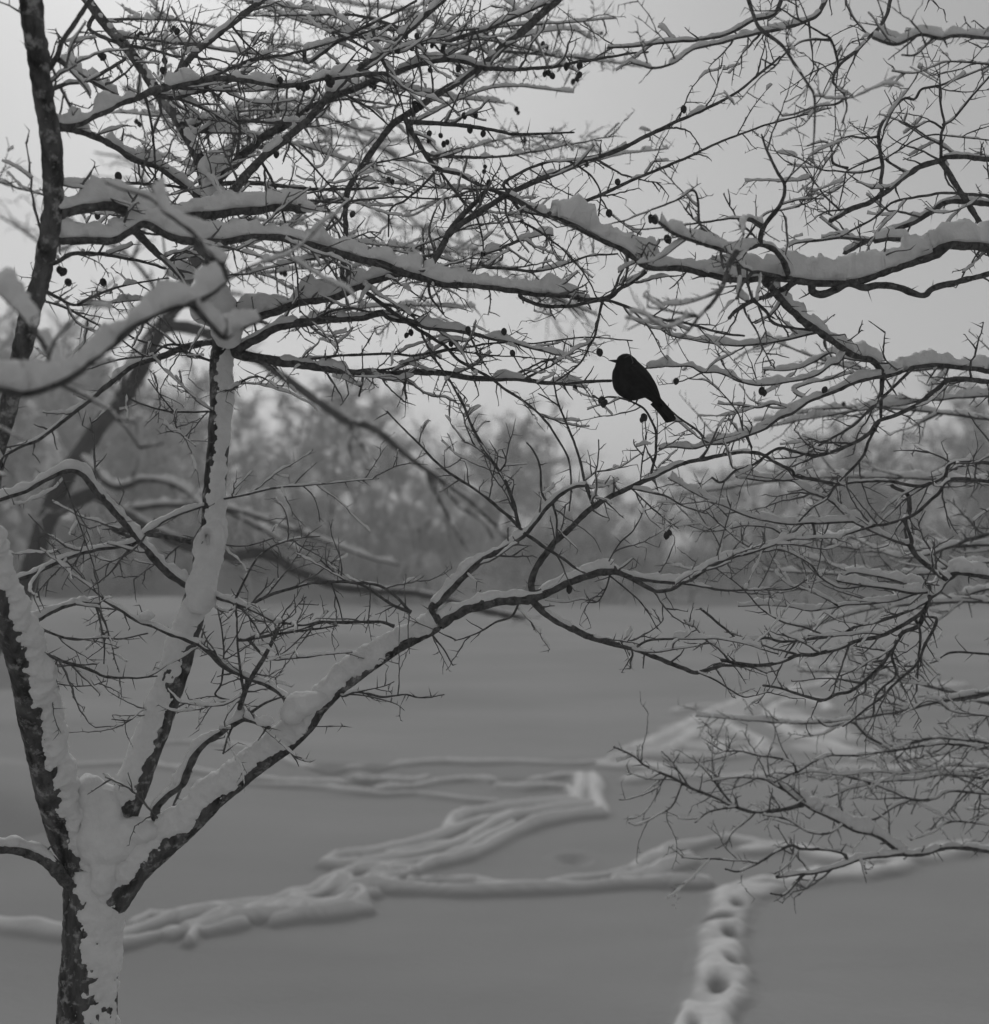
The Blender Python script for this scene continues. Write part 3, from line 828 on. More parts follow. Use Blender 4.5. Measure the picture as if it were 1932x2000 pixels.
OLD_TREE = """
D 130,70 13.40,13.40 50,.7 0 | -430,2480 -200,2020 60,1640 160,1400 240,1150 330,930 430,770 560,580 690,420 800,200 880,60 960,-90 1040,-240 1150,-420
D 66,20 *,11.15 14,.4 .5 | 850,100 1050,120 1300,252 1400,302 1600,442 1800,582 1970,640 2100,742 2200,822 2320,902 2470,1012 2620,1152 2680,1222
D 24,12 *,11.15 10,.4 .6 | 2250,850 2300,980 2380,1130 2450,1250
D 24,12 *,11.15 10,.4 .6 | 2320,905 2430,1050 2550,1130 2600,1220
D 20,10 *,10.93 8,.4 .5 | 1850,600 1850,750 1880,900
D 20,10 *,10.93 8,.4 .5 | 1860,620 1930,760 2000,870
D 78,34 *,11.60 14,.4 .4 | 250,1100 500,985 650,1082 850,1192 1000,1262 1200,1312 1400,1302 1550,1382 1700,1442 1830,1482 2080,1502 2280,1522 2550,1600 2770,1640
D 60,20 *,12.95 30,.8 .6 | 420,780 600,940 760,910 900,925 1000,980 1090,1080
D 44,16 *,12.95 24,.8 .6 | 640,1060 900,1040 1200,1060 1500,1155 1893,1300 2100,1360
D 40,16 *,13.18 24,.8 .6 | 900,930 1100,1010 1200,1075 1400,1180 1600,1300
D 27,13 *,12.95 20,.6 1 | 700,400 640,550 690,260 1000,-60 1300,-60
D 33,13 *,12.72 24,.6 1 | 960,-90 1150,-700 1300,-1000 1450,-1080 1650,-950 1900,-880 2100,-800
D 27,11 *,12.50 24,.6 1 | 1130,-650 1350,-1050 1450,-1140 1600,-1200
D 24,9 *,12.28 24,.6 1 | 1500,-1070 1700,-1010 1980,-900 2250,-860 2500,-740
D 22,8 *,12.05 24,.6 1 | 2000,-860 2250,-700 2400,-520 2550,-340
D 19,7 *,12.05 24,.6 1 | 1900,-880 2100,-560 2200,-440 2400,-250 2600,-100
D 19,7 *,12.05 24,.6 1 | 1700,-930 2000,-480 2280,-410 2420,-330
D 19,7 *,12.05 24,.6 1 | 2300,-400 2600,-240 2900,30 3000,260
D 16,7 *,12.05 24,.6 1 | 2700,-150 3000,0 3150,100
D 27,11 *,12.72 20,.5 1 | 900,30 700,-250 450,-400 300,-560
D 22,9 *,12.72 20,.5 1 | 700,-250 800,-560 700,-760 500,-820
D 22,9 *,12.72 20,.5 1 | 450,-400 300,-300 100,-420
"""
# ------------------------------------------------------------------ tree builders
def parse(block):
    res = []
    for ln in block.strip().splitlines():
        head, pts = ln.split('|')
        t, w, d, sn, tw = head.split()
        res.append((t, [float(a) for a in w.split(',')], d.split(','), [float(a) for a in sn.split(',')], float(tw), poly(t, pts)))
    return res


def cap_snow(P, R, h, cov, seed):
    """snow lying along the top of a limb: lumps with gaps, never on steep runs"""
    if h <= 0 or len(P) < 4:
        return []
    T = np.gradient(P, axis=0)
    T /= np.linalg.norm(T, axis=1)[:, None] + 1e-12
    s = np.concatenate([[0], np.cumsum(np.linalg.norm(np.diff(P, axis=0), axis=1))])
    z0 = np.zeros_like(s) + seed * 3.17
    L1 = 0.07 + h * 1.2
    g = cov * 2 - 1 + 0.95 * fbm(np.stack([s / L1, z0, z0], -1), 2, seed)
    hz = np.sqrt(np.clip(1 - T[:, 2] ** 2, 0, 1))
    g = g - 1.6 * (1 - sstep(0.3, 0.8, hz))
    m = sstep(0.0, 0.22, g)
    H = h * m * np.clip(0.78 + 0.95 * fbm(np.stack([s / (0.03 + h * 0.6), z0, z0 + 5], -1), 3, seed + 3), 0.2, 1.4) * (0.6 + 0.4 * hz)
    m[0] = m[-1] = 0
    U = ZUP - T * T[:, 2:3]
    U /= np.linalg.norm(U, axis=1)[:, None] + 1e-9
    S = np.cross(T, U)
    k = 6 if h < 0.014 else 8 if h < 0.03 else 14
    ph = np.arange(k) * 2 * np.pi / k
    c, sn = np.cos(ph), np.sin(ph)
    cc = np.sign(c) * np.abs(c) ** 0.75
    on = m > 0.01
    got = []
    i = 0
    n = len(P)
    while i < n:
        if not on[i]:
            i += 1
            continue
        j = i
        while j < n and on[j]:
            j += 1
        a, b = max(0, i - 1), min(n, j + 1)
        if b - a >= 4:
            q = slice(a, b)
            mm, HH, RR = m[q], H[q], R[q]
            wv = (RR * 0.9 + 0.22 * HH) * np.sqrt(np.clip(mm, 0, 1))
            up = np.where(sn > 0, np.abs(sn) ** 0.7, 0)[None, :] * HH[:, None] - np.where(sn < 0, np.abs(sn), 0)[None, :] * (0.4 * RR * np.sqrt(mm))[:, None] + 0.5 * RR[:, None]
            V = P[q][:, None, :] + S[q][:, None, :] * (wv[:, None] * cc[None, :])[..., None] + U[q][:, None, :] * up[..., None]
            amp = np.minimum(0.34 * HH, 0.013)[:, None, None]
            if h < 0.012:
                nz = (vnoise(V / 0.012, 40 + seed)[..., None] * np.array([.5, .5, 1])) * 1.2
                nz2 = 0
            else:
              nz = np.stack([fbm(V / 0.022, 2, 40 + seed), fbm(V / 0.022, 2, 80 + seed), fbm(V / 0.022, 2, 120 + seed)], -1)
              nz2 = np.stack([fbm(V / 0.008, 2, 7 + seed), fbm(V / 0.008, 2, 207 + seed), fbm(V / 0.008, 2, 307 + seed)], -1) * 0.4
            V = V + (nz + nz2) * amp * (sn > -0.3)[None, :, None]
            nn = b - a
            Vf = np.concatenate([V.reshape(-1, 3), V[:1].mean(1), V[-1:].mean(1)])
            tri = [((jj + 1) % k, jj, nn * k) for jj in range(k)] + [((nn - 1) * k + jj, (nn - 1) * k + (jj + 1) % k, nn * k + 1) for jj in range(k)]
            mb = MB()
            mb.add(Vf, ring_quads(nn, k), tri)
            got.append((float(HH.mean() * (s[b - 1] - s[a])), mb))
        i = j
    return got


def thorn(mb, p, d, L, r):
    a = np.cross(d, ZUP)
    if np.linalg.norm(a) < 0.1:
        a = np.cross(d, RGT)
    a /= np.linalg.norm(a)
    b = np.cross(d, a)
    mid = p + d * L * 0.45
    v = [p + a * r, p - a * .5 * r + b * .87 * r, p - a * .5 * r - b * .87 * r,
         mid + a * r * .6, mid - a * .3 * r + b * .52 * r, mid - a * .3 * r - b * .52 * r, p + d * L + a * r * .3]
    mb.add(v, [(0, 1, 4, 3), (1, 2, 5, 4), (2, 0, 3, 5)], [(3, 4, 6), (4, 5, 6), (5, 3, 6)])


def unit(v):
    return v / (np.linalg.norm(v) + 1e-12)


def rnd_perp(t):
    v = rng.normal(size=3)
    v -= t * np.dot(v, t)
    return unit(v)


def grow(mb, p, d, L, r, sc, level, strands):
    """a crooked twig with thorns, buds and side spurs"""
    seg = rng.uniform(0.011, 0.018) * sc
    n = max(3, int(L / seg) + 1)
    pts, rad = [p], [r * 1.15]
    side = rnd_perp(d)
    z = 1
    for i in range(n):
        z = -z
        d = unit(d + side * z * rng.uniform(0.08, 0.28) + rng.normal(size=3) * 0.10 + ZUP * rng.uniform(-0.02, 0.05))
        p = p + d * seg * rng.uniform(0.8, 1.2)
        f = 1 - (i + 1) / n
        pts.append(p)
        rad.append(r * (0.45 + 0.6 * f) * (1.3 if rng.random() < 0.3 else 1.0))
        u = rng.random()
        if u < 0.30 and level < 3:
            q = unit(d * rng.uniform(0.1, 0.6) + rnd_perp(d))
            thorn(mb, p, q, rng.uniform(0.012, 0.036) * sc, max(r * 0.6, 0.0012 * sc))
        elif u < 0.45:
            q = unit(d * 0.5 + rnd_perp(d))
            thorn(mb, p, q, rng.uniform(0.004, 0.009) * sc, max(r * 0.9, 0.0014 * sc))
        elif u < 0.45 + (0.22 if level == 1 else 0.08) and level < 3 and i > 1:
            q = unit(d * rng.uniform(0.5, 1.0) + rnd_perp(d))
            grow(mb, p, q, L * rng.uniform(0.25, 0.55) * (0.5 + 0.5 * f), r * 0.75, sc, level + 1, strands)
    P = np.array(pts)
    tube(mb, P, rad, 4 if level == 1 else 3)
    strands.append((P, np.array(rad)))


class Tree:
    def __init__(self, root, bark, snow, twigmat, sc=1.0):
        self.root, self.bark, self.snow, self.twigmat, self.sc = root, bark, snow, twigmat, sc
        self.reg = []            # (px, py, d, radius) rows of every limb already standing
        self.twigs = []
        self.lumps = []
        self.i = 0
        self.bias = 1.0

    def register(self, C):
        self.reg.append(np.asarray(C))

    def nearest(self, px, py):
        A = np.concatenate(self.reg)
        q = np.hypot(A[:, 0] - px, A[:, 1] - py)
        i = int(np.argmin(q))
        return A[i], q[i]

    def limb(self, tile, w, dd, sn, tw, pts, pre=None, name="branch", snow_bias=1.0):
        self.i += 1
        seed = self.i * 13 + 5
        pts = [tuple(p) for p in pts]
        ends = [None, None]
        if dd[0] == '*':
            A, q = self.nearest(*pts[0])
            d0 = A[2]
            if q > 3:
                pts = [(A[0], A[1])] + (pts if q > 12 else pts[1:])
        else:
            d0 = float(dd[0])
        d1 = float(dd[1])
        x, y = pts[-1]
        if (x < 75 or x > 1860 or y < 70) and not (x < -40 or x > 1980 or y < -40):
            vx, vy = x - pts[-2][0], y - pts[-2][1]
            l = math.hypot(vx, vy)
            pts.append((x + vx / l * 95, y + vy / l * 95))
        L = np.concatenate([[0], np.cumsum([math.dist(a, b) for a, b in zip(pts[:-1], pts[1:])])])
        t = L / L[-1]
        C = np.column_stack([np.array(pts), d0 + (d1 - d0) * t])
        if pre:
            C = np.vstack([np.array(pre), C])
        step = min(7.0, max(3.2, max(w) * ZS * 0.3))
        C = catmull(C, step)
        n = len(C)
        s = np.linspace(0, 1, n)
        dm = C[:, 2]
        W = (w[0] + (w[1] - w[0]) * s) * ZS
        R = W / 2 * dm / F
        # crooked growth
        zz = np.zeros(n) + seed * 1.7
        sl = np.concatenate([[0], np.cumsum(np.hypot(np.diff(C[:, 0]), np.diff(C[:, 1])))])
        fade = np.minimum(1, np.minimum(sl, 60) / 60)
        C = C.copy()
        wob = 1.2 + 0.05 * W
        C[:, 0] += fade * wob * fbm(np.stack([sl / 24, zz, zz], -1), 2, seed)
        C[:, 1] += fade * wob * fbm(np.stack([sl / 24, zz, zz + 9], -1), 2, seed + 1)
        C[:, 2] += fade * 0.05 * self.sc * fbm(np.stack([sl / 130, zz, zz + 3], -1), 2, seed + 2)
        R = R * (1 + 0.16 * fbm(np.stack([sl / 14, zz, zz + 7], -1), 2, seed + 4))
        if not pre and dd[0] == '*':
            R[:4] *= np.linspace(1.25, 1.0, 4)[:len(R[:4])]
        P = at(C[:, 0], C[:, 1], C[:, 2])
        self.register(np.column_stack([C, R]))
        mb = MB()
        big = w[0] > 28
        tube(mb, P, R, 20 if w[0] > 80 else 12 if w[0] > 45 else (8 if big else 6), 0.10 if w[0] > 80 else 0.2 if big else 0.12, seed)
        ob = mb.build(name, M_TRUNK if w[0] > 80 and self.bark == M_BARK else self.bark, self.root)
        if sn[0] < 8 and tw > 0 and w[0] < 24:
            sn = [9.0, 0.45]
        hm = sn[0] * ZS * float(dm.mean()) / F
        if sn[0] > 0:
            self.lumps += [(a_, ob, m_) for a_, m_ in cap_snow(P, R, hm, sn[1] * self.bias, seed)]
        if tw > 0:
            self.sprout(ob, P, R, tw, seed)
        return ob, P, R

    def sprout(self, ob, P, R, tw, seed):
        s = np.concatenate([[0], np.cumsum(np.linalg.norm(np.diff(P, axis=0), axis=1))])
        T = np.gradient(P, axis=0)
        T /= np.linalg.norm(T, axis=1)[:, None] + 1e-12
        sc = self.sc
        pos = 0.02 * sc
        while pos < s[-1]:
            i = min(len(P) - 1, int(np.searchsorted(s, pos)))
            t = T[i]
            e = rnd_perp(t)
            r = R[i]
            p0 = P[i] + e * r * 0.6
            a = math.radians(rng.uniform(40, 80))
            d = unit(t * math.cos(a) + e * math.sin(a))
            u = rng.random()
            tr = min(0.0027 * sc, max(0.0015 * sc, r * 0.5))
            mb = MB()
            st = []
            if u < 0.46:
                thorn(mb, p0, d, r * 0.5 + rng.uniform(0.015, 0.042) * sc, 0.0016 * sc)
                L = 0.02
            elif u < 0.74:
                L = rng.uniform(0.015, 0.05) * sc
                grow(mb, p0, d, L + r * 0.5, tr, sc, 2, st)
            else:
                L = rng.uniform(0.06, 0.20) * sc
                grow(mb, p0, unit(d + t * 0.4), L + r * 0.5, tr * 1.1, sc, 1, st)
            self.twigs.append((L, ob, mb, st, p0))
            pos += rng.exponential(0.028 * sc / tw) + 0.006 * sc

    def finish(self, n_single, snow_prob=None):
        self.twigs.sort(key=lambda q: -q[0])
        ms = MB()
        self.lumps.sort(key=lambda q: -q[0])
        for k, (a_, ob, mb) in enumerate(self.lumps):
            if k < 280: mb.build("snow", self.snow, ob)
            else: ms.join(mb)
        for k, (L, ob, mb, st, p0) in enumerate(self.twigs):
            if k < n_single and mb.n:
                mb.build("twig", self.twigmat, ob)
            if snow_prob and st and L > 0.04 * self.sc:
                pr = snow_prob(p0)
                for P, R in st:
                    if rng.random() < pr and len(P) > 4:
                        s_ = np.linspace(0, len(P) - 1, len(P) * 2)
                        P2 = np.stack([np.interp(s_, np.arange(len(P)), P[:, c]) for c in range(3)], 1)
                        R2 = np.interp(s_, np.arange(len(P)), R)
                        for a_, m_ in cap_snow(P2, R2, rng.uniform(.005, .011) * self.sc, .68, int(k % 97) + 1): ms.join(m_)
        rest = MB()
        for L, ob, mb, st, p0 in self.twigs[n_single:]:
            if mb.n:
                rest.join(mb)
        if rest.n:
            tag(rest.build("twigs", self.twigmat, self.root), kind="stuff")
        if ms.n:
            tag(ms.build("twig_snow", self.snow, self.root), kind="stuff")


def plaster(P, R, sdir, T, c0, seed, K=124, big=0.07, step=0.0036):
    """wind-driven snow stuck to one side of a stout limb, ragged at its rim"""
    sl = np.concatenate([[0], np.cumsum(np.linalg.norm(np.diff(P, axis=0), axis=1))])
    t_ = np.linspace(0, sl[-1], int(sl[-1] / step))
    fine = lambda a: np.stack([np.interp(t_, sl, np.asarray(a)[:, c]) for c in range(3)], 1)
    sdir, c0, R = fine(sdir), np.interp(t_, sl, c0), np.interp(t_, sl, R)
    P = fine(P)
    Tn, N, B = frames(P)
    th = np.arange(K) * 2 * np.pi / K
    E = N[:, None, :] * np.cos(th)[None, :, None] + B[:, None, :] * np.sin(th)[None, :, None]
    sd = np.asarray(sdir, float)
    sd = sd - Tn * np.sum(sd * Tn, 1)[:, None]
    sd /= np.linalg.norm(sd, axis=1)[:, None] + 1e-9
    dot = np.sum(E * sd[:, None, :], -1)
    Q = P[:, None, :] + E * R[:, None, None]
    g = dot - np.asarray(c0)[:, None] + 0.70 * fbm(Q / big, 3, seed) + 0.30 * fbm(Q / 0.026, 2, seed + 9) + 0.42 * fbm(Q / .013, 3, seed + 19)
    h = T * np.clip(g, 0, 1.3) ** 0.8 * (1 + 0.5 * fbm(Q / 0.045, 3, seed + 5)) - 0.005 + (0.005 + 0.10 * T) * sstep(-0.16, 0.04, g)
    h = h + 0.0018 * fbm(Q / 0.011, 2, seed + 31) * sstep(0, 0.2, g)
    V = P[:, None, :] + E * (R[:, None] * 0.985 + h)[..., None]
    mb = MB()
    n = len(P)
    Vf = np.concatenate([V.reshape(-1, 3), P[:1], P[-1:]])
    tri = [((j + 1) % K, j, n * K) for j in range(K)] + [((n - 1) * K + j, (n - 1) * K + (j + 1) % K, n * K + 1) for j in range(K)]
    mb.add(Vf, ring_quads(n, K), tri)
    return mb


def snow_heap(ob, parts):
    """several settled heaps grown together into one skin"""
    mb = MB()
    for tile, x, y, d, rx, ry, dep, seed in parts:
        px, py = poly(tile, f"{x},{y}")[0]
        k = ZS * d / F
        lump(mb, at(px, py, d), rx * k, dep, ry * k, seed, 0.12)
    o = mb.build("snow", M_SNOW, ob)
    r = o.modifiers.new("skin", 'REMESH')
    r.mode = 'VOXEL'
    r.voxel_size = 0.005
    r.use_smooth_shade = True
    sm = o.modifiers.new("settle", 'SMOOTH')
    sm.factor, sm.iterations = 0.8, 26
    tx = bpy.data.textures.new("snow_crumb", 'CLOUDS')
    tx.noise_scale, tx.noise_depth = 0.05, 5
    dp = o.modifiers.new("crumb", 'DISPLACE')
    dp.texture, dp.strength, dp.texture_coords = tx, 0.022, 'LOCAL'
    return o


def stout(tree, tile, pts, ws, ds, name):
    """trunk or main limb with furrowed bark; returns the object and its axis"""
    C = np.column_stack([np.array(poly(tile, pts)), ds])
    wz = np.array(ws, float) * ZS
    C = np.column_stack([C, wz])
    C = catmull(C, 4.0)
    sl = np.concatenate([[0], np.cumsum(np.hypot(np.diff(C[:, 0]), np.diff(C[:, 1])))])
    z = np.zeros(len(C)) + len(pts)
    C[:, 0] += 3 * fbm(np.stack([sl / 60, z, z], -1), 2, 3)
    P = at(C[:, 0], C[:, 1], C[:, 2])
    R = C[:, 3] / 2 * C[:, 2] / F
    tree.register(np.column_stack([C[:, :3], R]))
    mb = MB()
    K = 48
    Tn, N, B = frames(P)
    th = np.arange(K) * 2 * np.pi / K
    E = N[:, None, :] * np.cos(th)[None, :, None] + B[:, None, :] * np.sin(th)[None, :, None]
    Q = P[:, None, :] + E * R[:, None, None]
    sm = (sl * float(C[:, 2].mean()) / F)[:, None] + 0 * th[None, :]
    cyl = np.stack([np.cos(th)[None, :] * 3.2 + 0 * sm, np.sin(th)[None, :] * 3.2 + 0 * sm, sm / 0.09], -1)
    rr = 1 + 0.07 * fbm(Q / 0.10, 2, 4) - 0.10 * np.abs(fbm(cyl * 1.6, 3, 8)) + 0.05 * fbm(Q / 0.015, 2, 6)
    V = P[:, None, :] + E * (R[:, None] * rr)[..., None]
    mb.add(V, ring_quads(len(P), K))
    ob = mb.build(name, M_TRUNK, tree.root)
    return ob, P, R


def lump(mb, c, rx, ry, rz, seed, rough=0.25):
    """rounded heap of snow with an uneven skin"""
    a, b = 40, 24
    th = np.arange(a) * 2 * np.pi / a
    ph = np.linspace(0.02, np.pi - 0.02, b)
    D = np.stack([np.sin(ph)[:, None] * np.cos(th)[None, :], np.sin(ph)[:, None] * np.sin(th)[None, :], np.cos(ph)[:, None] + 0 * th[None, :]], -1)
    S = np.array([rx, ry, rz])
    Q = np.asarray(c) + D * S
    V = np.asarray(c) + D * S * (1 + rough * fbm(Q / 0.05, 3, seed) + 0.10 * fbm(Q / 0.012, 2, seed + 2))[..., None]
    mb.add(V, ring_quads(b, a)[:, ::-1])
# ------------------------------------------------------------------ the near thorn tree
baseA = at(160, 2300, 3.3)
rootA = empty("hawthorn_tree", (baseA[0], baseA[1], 0.85))
tag(rootA, "snow-plastered thorn tree with forked trunk and dark berries beside the pond", "tree", "thorn trees by the pond")
TA = Tree(rootA, M_BARK, M_SNOW, M_TWIG)

trunk, P, R = stout(TA, 'G', "470,3050 455,2500 470,2000 480,1750 490,1600 480,1450 470,1330", [420, 340, 310, 300, 300, 290, 210], [3.3] * 7, "trunk")
n = len(P)
sd = np.tile(np.array([0.86, -0.5, 0.1]), (n, 1))
plaster(P, R, sd, 0.013, np.interp(np.linspace(0, 1, n), [0, .5, .75, 1], [.85, .75, .5, .15]), 3).build("snow", M_SNOW, trunk)

limb1, P, R = stout(TA, 'G', "480,1500 430,1330 345,1130 262,860 195,560 118,270 45,30 -50,-250 -90,-540 -40,-800", [220, 205, 190, 182, 172, 165, 160, 140, 128, 120],
                    [3.3, 3.3, 3.28, 3.2, 3.12, 3.03, 2.95, 2.88, 2.81, 2.755], "limb")
n = len(P)
sd = np.tile(np.array([0.85, -0.05, 0.55]), (n, 1))
plaster(P, R, sd, 0.028, np.interp(np.linspace(0, 1, n), [0, .25, .7, .85, 1], [.3, .42, .42, .9, 1.8]), 21).build("snow", M_SNOW, limb1)

limb2, P, R = stout(TA, 'G', "520,1350 590,1160 690,940 780,710 860,490 930,280 985,100 1035,-60 1065,-130 1095,-270 1120,-420 1135,-620 1150,-820 1160,-1020 1165,-1220 1175,-1340 1185,-1450 1140,-1600 1120,-1740 1108,-1990 1100,-2190 1070,-2340 1000,-2520 930,-2640 860,-2720 760,-2860 680,-2980 580,-3095 500,-3190 400,-3330",
                    [200, 180, 165, 158, 152, 150, 145, 142, 140, 132, 125, 118, 116, 114, 114, 118, 120, 95, 90, 85, 80, 66, 60, 60, 60, 58, 56, 54, 52, 48],
                    list(np.linspace(3.3, 3.45, 16)) + list(np.linspace(3.46, 3.6, 14)), "limb")
n = len(P)
q = np.linspace(0, 1, n)
sd = np.stack([np.interp(q, [0, .22, .3, .5, 1], [-.75, -.7, .3, .95, -.2]), np.full(n, -.75), np.interp(q, [0, .25, .5, .7, 1], [.3, .3, 0, .5, .9])], 1)
plaster(P, R, sd, 0.012, np.interp(q, [0, .2, .28, .42, .48, .55, .62, 1], [.40, .36, .3, .6, .62, .5, .85, .95]), 33).build("snow", M_SNOW, limb2)

limb3, P, R = stout(TA, 'G', "540,1530 640,1400 760,1290 930,1150 1110,985 1310,820 1500,680 1610,580 1690,480 1790,380 1893,300 1960,250 2090,160 2180,115 2270,70 2320,40",
                    [250, 215, 180, 152, 138, 126, 118, 112, 104, 100, 96, 94, 92, 92, 84, 74], list(np.linspace(3.3, 3.12, 16)), "limb")
n = len(P)
sd = np.tile(np.array([-0.55, -0.42, 0.72]), (n, 1))
plaster(P, R, sd, 0.020, np.interp(np.linspace(0, 1, n), [0, .2, 1], [.4, .2, .15]), 47).build("snow", M_SNOW, limb3)

# snow heaped in the fork and on the knots
snow_heap(trunk, [('G', 545, 1060, 3.29, 120, 150, .06, 1), ('G', 470, 960, 3.29, 75, 120, .05, 8), ('G', 560, 960, 3.30, 90, 70, .05, 7), ('G', 600, 1230, 3.27, 150, 110, .07, 2),
                  ('G', 500, 1180, 3.27, 90, 140, .06, 25), ('G', 700, 1140, 3.27, 95, 70, .055, 3), ('G', 560, 1390, 3.25, 85, 100, .05, 4), ('G', 780, 1150, 3.25, 80, 60, .05, 26)])
snow_heap(limb3, [('G', 1600, 470, 3.16, 90, 75, .04, 5), ('G', 1680, 450, 3.16, 60, 50, .035, 27), ('G', 1540, 530, 3.16, 70, 60, .035, 28)])
snow_heap(limb2, [('D', 1065, 1500, 3.33, 84, 130, .05, 6), ('D', 1085, 1380, 3.34, 66, 90, .045, 29), ('D', 1150, 1240, 3.36, 40, 125, .035, 9), ('D', 1055, 1280, 3.36, 34, 90, .03, 10), ('D', 1110, 1165, 3.36, 50, 34, .03, 30)])
snow_heap(limb2, [('A', 1150, 1640, 3.40, 110, 95, .06, 11), ('A', 1200, 1760, 3.38, 80, 85, .05, 12), ('A', 1250, 1700, 3.38, 80, 50, .04, 31), ('A', 1060, 1640, 3.4, 70, 60, .04, 32), ('A', 1150, 1540, 3.42, 60, 60, .04, 33)])
snow_heap(limb2, [('A', 1105, 900, 3.48, 62, 90, .04, 13), ('A', 1115, 1030, 3.47, 75, 75, .045, 14), ('A', 1170, 860, 3.48, 50, 36, .03, 34)])
for tl, x, y, d, rx, ry, dep, sd_ in (('A', 1320, 1060, 3.0, 58, 44, .03, 15), ('A', 1630, 1090, 3.0, 46, 36, .03, 16), ('A', 960, 1420, 3.3, 70, 60, .04, 17),
                                      ('D', 1470, 1655, 3.2, 32, 28, .02, 18), ('D', 775, 1625, 3.15, 48, 30, .025, 19), ('G', 1400, 560, 3.1, 50, 38, .025, 20)):
    snow_heap(limb2, [(tl, x, y, d, rx, ry, dep, sd_), (tl, x + rx * .6, y + ry * .3, d, rx * .6, ry * .6, dep * .7, sd_ + 50), (tl, x - rx * .5, y + ry * .4, d, rx * .7, ry * .55, dep * .7, sd_ + 70)])

for a in parse(LEFT_TREE):
    TA.limb(*a)
for i, a in enumerate(parse(NEAR_BRANCH)):
    TA.limb(*a, pre=[(-15, 906, 2.74), (-110, 850, 2.25)] if i == 0 else None)
r_ = np.random.default_rng(5)
reg_ = np.concatenate(TA.reg)
reg_ = reg_[(reg_[:, 0] > 60) & (reg_[:, 0] < 1150) & (reg_[:, 1] > 30) & (reg_[:, 1] < 640) & (reg_[:, 2] > 2.7) & (reg_[:, 3] > .006)]
for j in range(52):       # lesser boughs on the far side of the crown
    A_ = reg_[r_.integers(len(reg_))]
    bx, by = A_[0], A_[1]
    dx = r_.uniform(140, 420) * (1 if r_.random() < .7 or bx < 250 else -1)
    ex, ey = bx + dx, by + r_.uniform(-130, 90)
    mx_, my_ = (bx + ex) / 2 + r_.uniform(-30, 30), (by + ey) / 2 + r_.uniform(-45, 30)
    TA.limb('A', [r_.uniform(12, 22), 7], ['*', "%.2f" % (A_[2] + r_.uniform(.5, 2.4))], [r_.uniform(16, 34), r_.uniform(.5, .85)], 1.0, [(bx, by), (mx_, my_), (ex, ey)])
TA.finish(250, lambda p: 0.6)

# ------------------------------------------------------------------ the thorn tree at the right, its stem outside the view
pxB = 2240
baseB = at(pxB, 2150, 3.75)
rootB = empty("hawthorn_tree", (baseB[0], baseB[1], 0.85))
tag(rootB, "thorn tree reaching in with level snow-laden boughs and tangled fine twigs", "tree", "thorn trees by the pond")
TB = Tree(rootB, M_BARK, M_SNOW, M_TWIG)
TB.bias = 1.25
yy = np.array([2330, 2000, 1700, 1350, 1000, 650, 300, -50, -340])
C = ["%f,%f" % ((pxB + o - 1232) / ZS, (y - 1200) / ZS) for y, o in zip(yy, [50, 10, -34, 16, 42, -20, -36, 30, 0])]
trunkB, P, R = stout(TB, 'I', " ".join(C), [360, 290, 250, 225, 200, 180, 150, 120, 90], [3.75] * 9, "trunk")
sd = np.tile(np.array([-0.6, -0.7, 0.2]), (len(P), 1))
plaster(P, R, sd, 0.02, np.full(len(P), .35), 71, K=44, step=.011).build("snow", M_SNOW, trunkB)
for i, a in enumerate(parse(RIGHT_TREE)):
    pre = None
    if a[2][0] != '*' and a[5][0][0] > 1850:
        y0 = a[5][0][1]
        d0 = float(a[2][0])
        dr = 90 + 120 * ((i * .618) % 1)
        pre = [(pxB, y0 + dr, 3.75), (pxB - 90, y0 + .72 * dr, 3.75 + .2 * (d0 - 3.75)), (0.5 * (pxB + a[5][0][0]), y0 + .22 * dr, 0.5 * (3.75 + d0))]
    TB.limb(*a, pre=pre)
for j in range(13):       # boughs behind, reaching over the ice
    ex, ey = r_.uniform(1330, 1800), r_.uniform(620, 1640)
    by = ey - r_.uniform(-80, 120)
    dd = r_.uniform(4.4, 5.6)
    TB.limb('F', [r_.uniform(20, 34), 9], [str(3.8), "%.2f" % dd], [r_.uniform(20, 40), r_.uniform(.5, .9)], 1.3, [(pxB, by + 60), (1980, by), (0.5 * (1900 + ex), (ey + by) / 2 + r_.uniform(-30, 50)), (ex, ey)])
TB.finish(270, lambda p: 0.5 if p[2] > 2.75 else 0.55)

# ------------------------------------------------------------------ berries
BERRIES = {'A': "1020,630 1050,620 1040,655 1060,645 1035,665 730,190 745,180 905,160 920,150 935,165 530,290 545,300 720,640 735,655 1085,465 1110,470 1480,420 1575,455 1600,465 1625,460 1725,415 1750,425 1740,440 1460,815 1485,1440 1505,1445 315,1425 335,1435 360,1490 515,1140 1430,600 1465,580 870,320 860,370 625,930 545,1490",
           'B': "565,545 590,540 575,570 600,560 460,250 475,265 520,190 580,190 600,240 550,250 660,240 720,250 830,610 890,610 1105,575 1115,595 645,705 645,740 705,715 722,760 740,750 860,685 930,705 1150,740 1255,390 1275,385 1295,400 1405,430 1425,415 1438,395 1440,345 1370,350 1555,175 1400,785 1440,780 525,965 430,945 450,960 940,880 935,905 960,965 1475,865 1640,960 1595,1125 1815,1150 1835,1160 650,370 1245,230 1265,245 335,445 355,455 110,410 130,430 525,1770 548,1755 760,1815 785,1810 1085,1865 1545,1860 850,1740 1040,1750 240,1130 800,360 600,1310",
           'F': "240,390 1025,435 1125,510 692,440 706,452 190,1205 205,1190", 'E': "1385,1490 1555,490 1575,500 1565,510 1780,580 1770,592 1415,425",
           'C': "280,575 108,1160 125,1150 372,1222 388,1220 195,1262"}


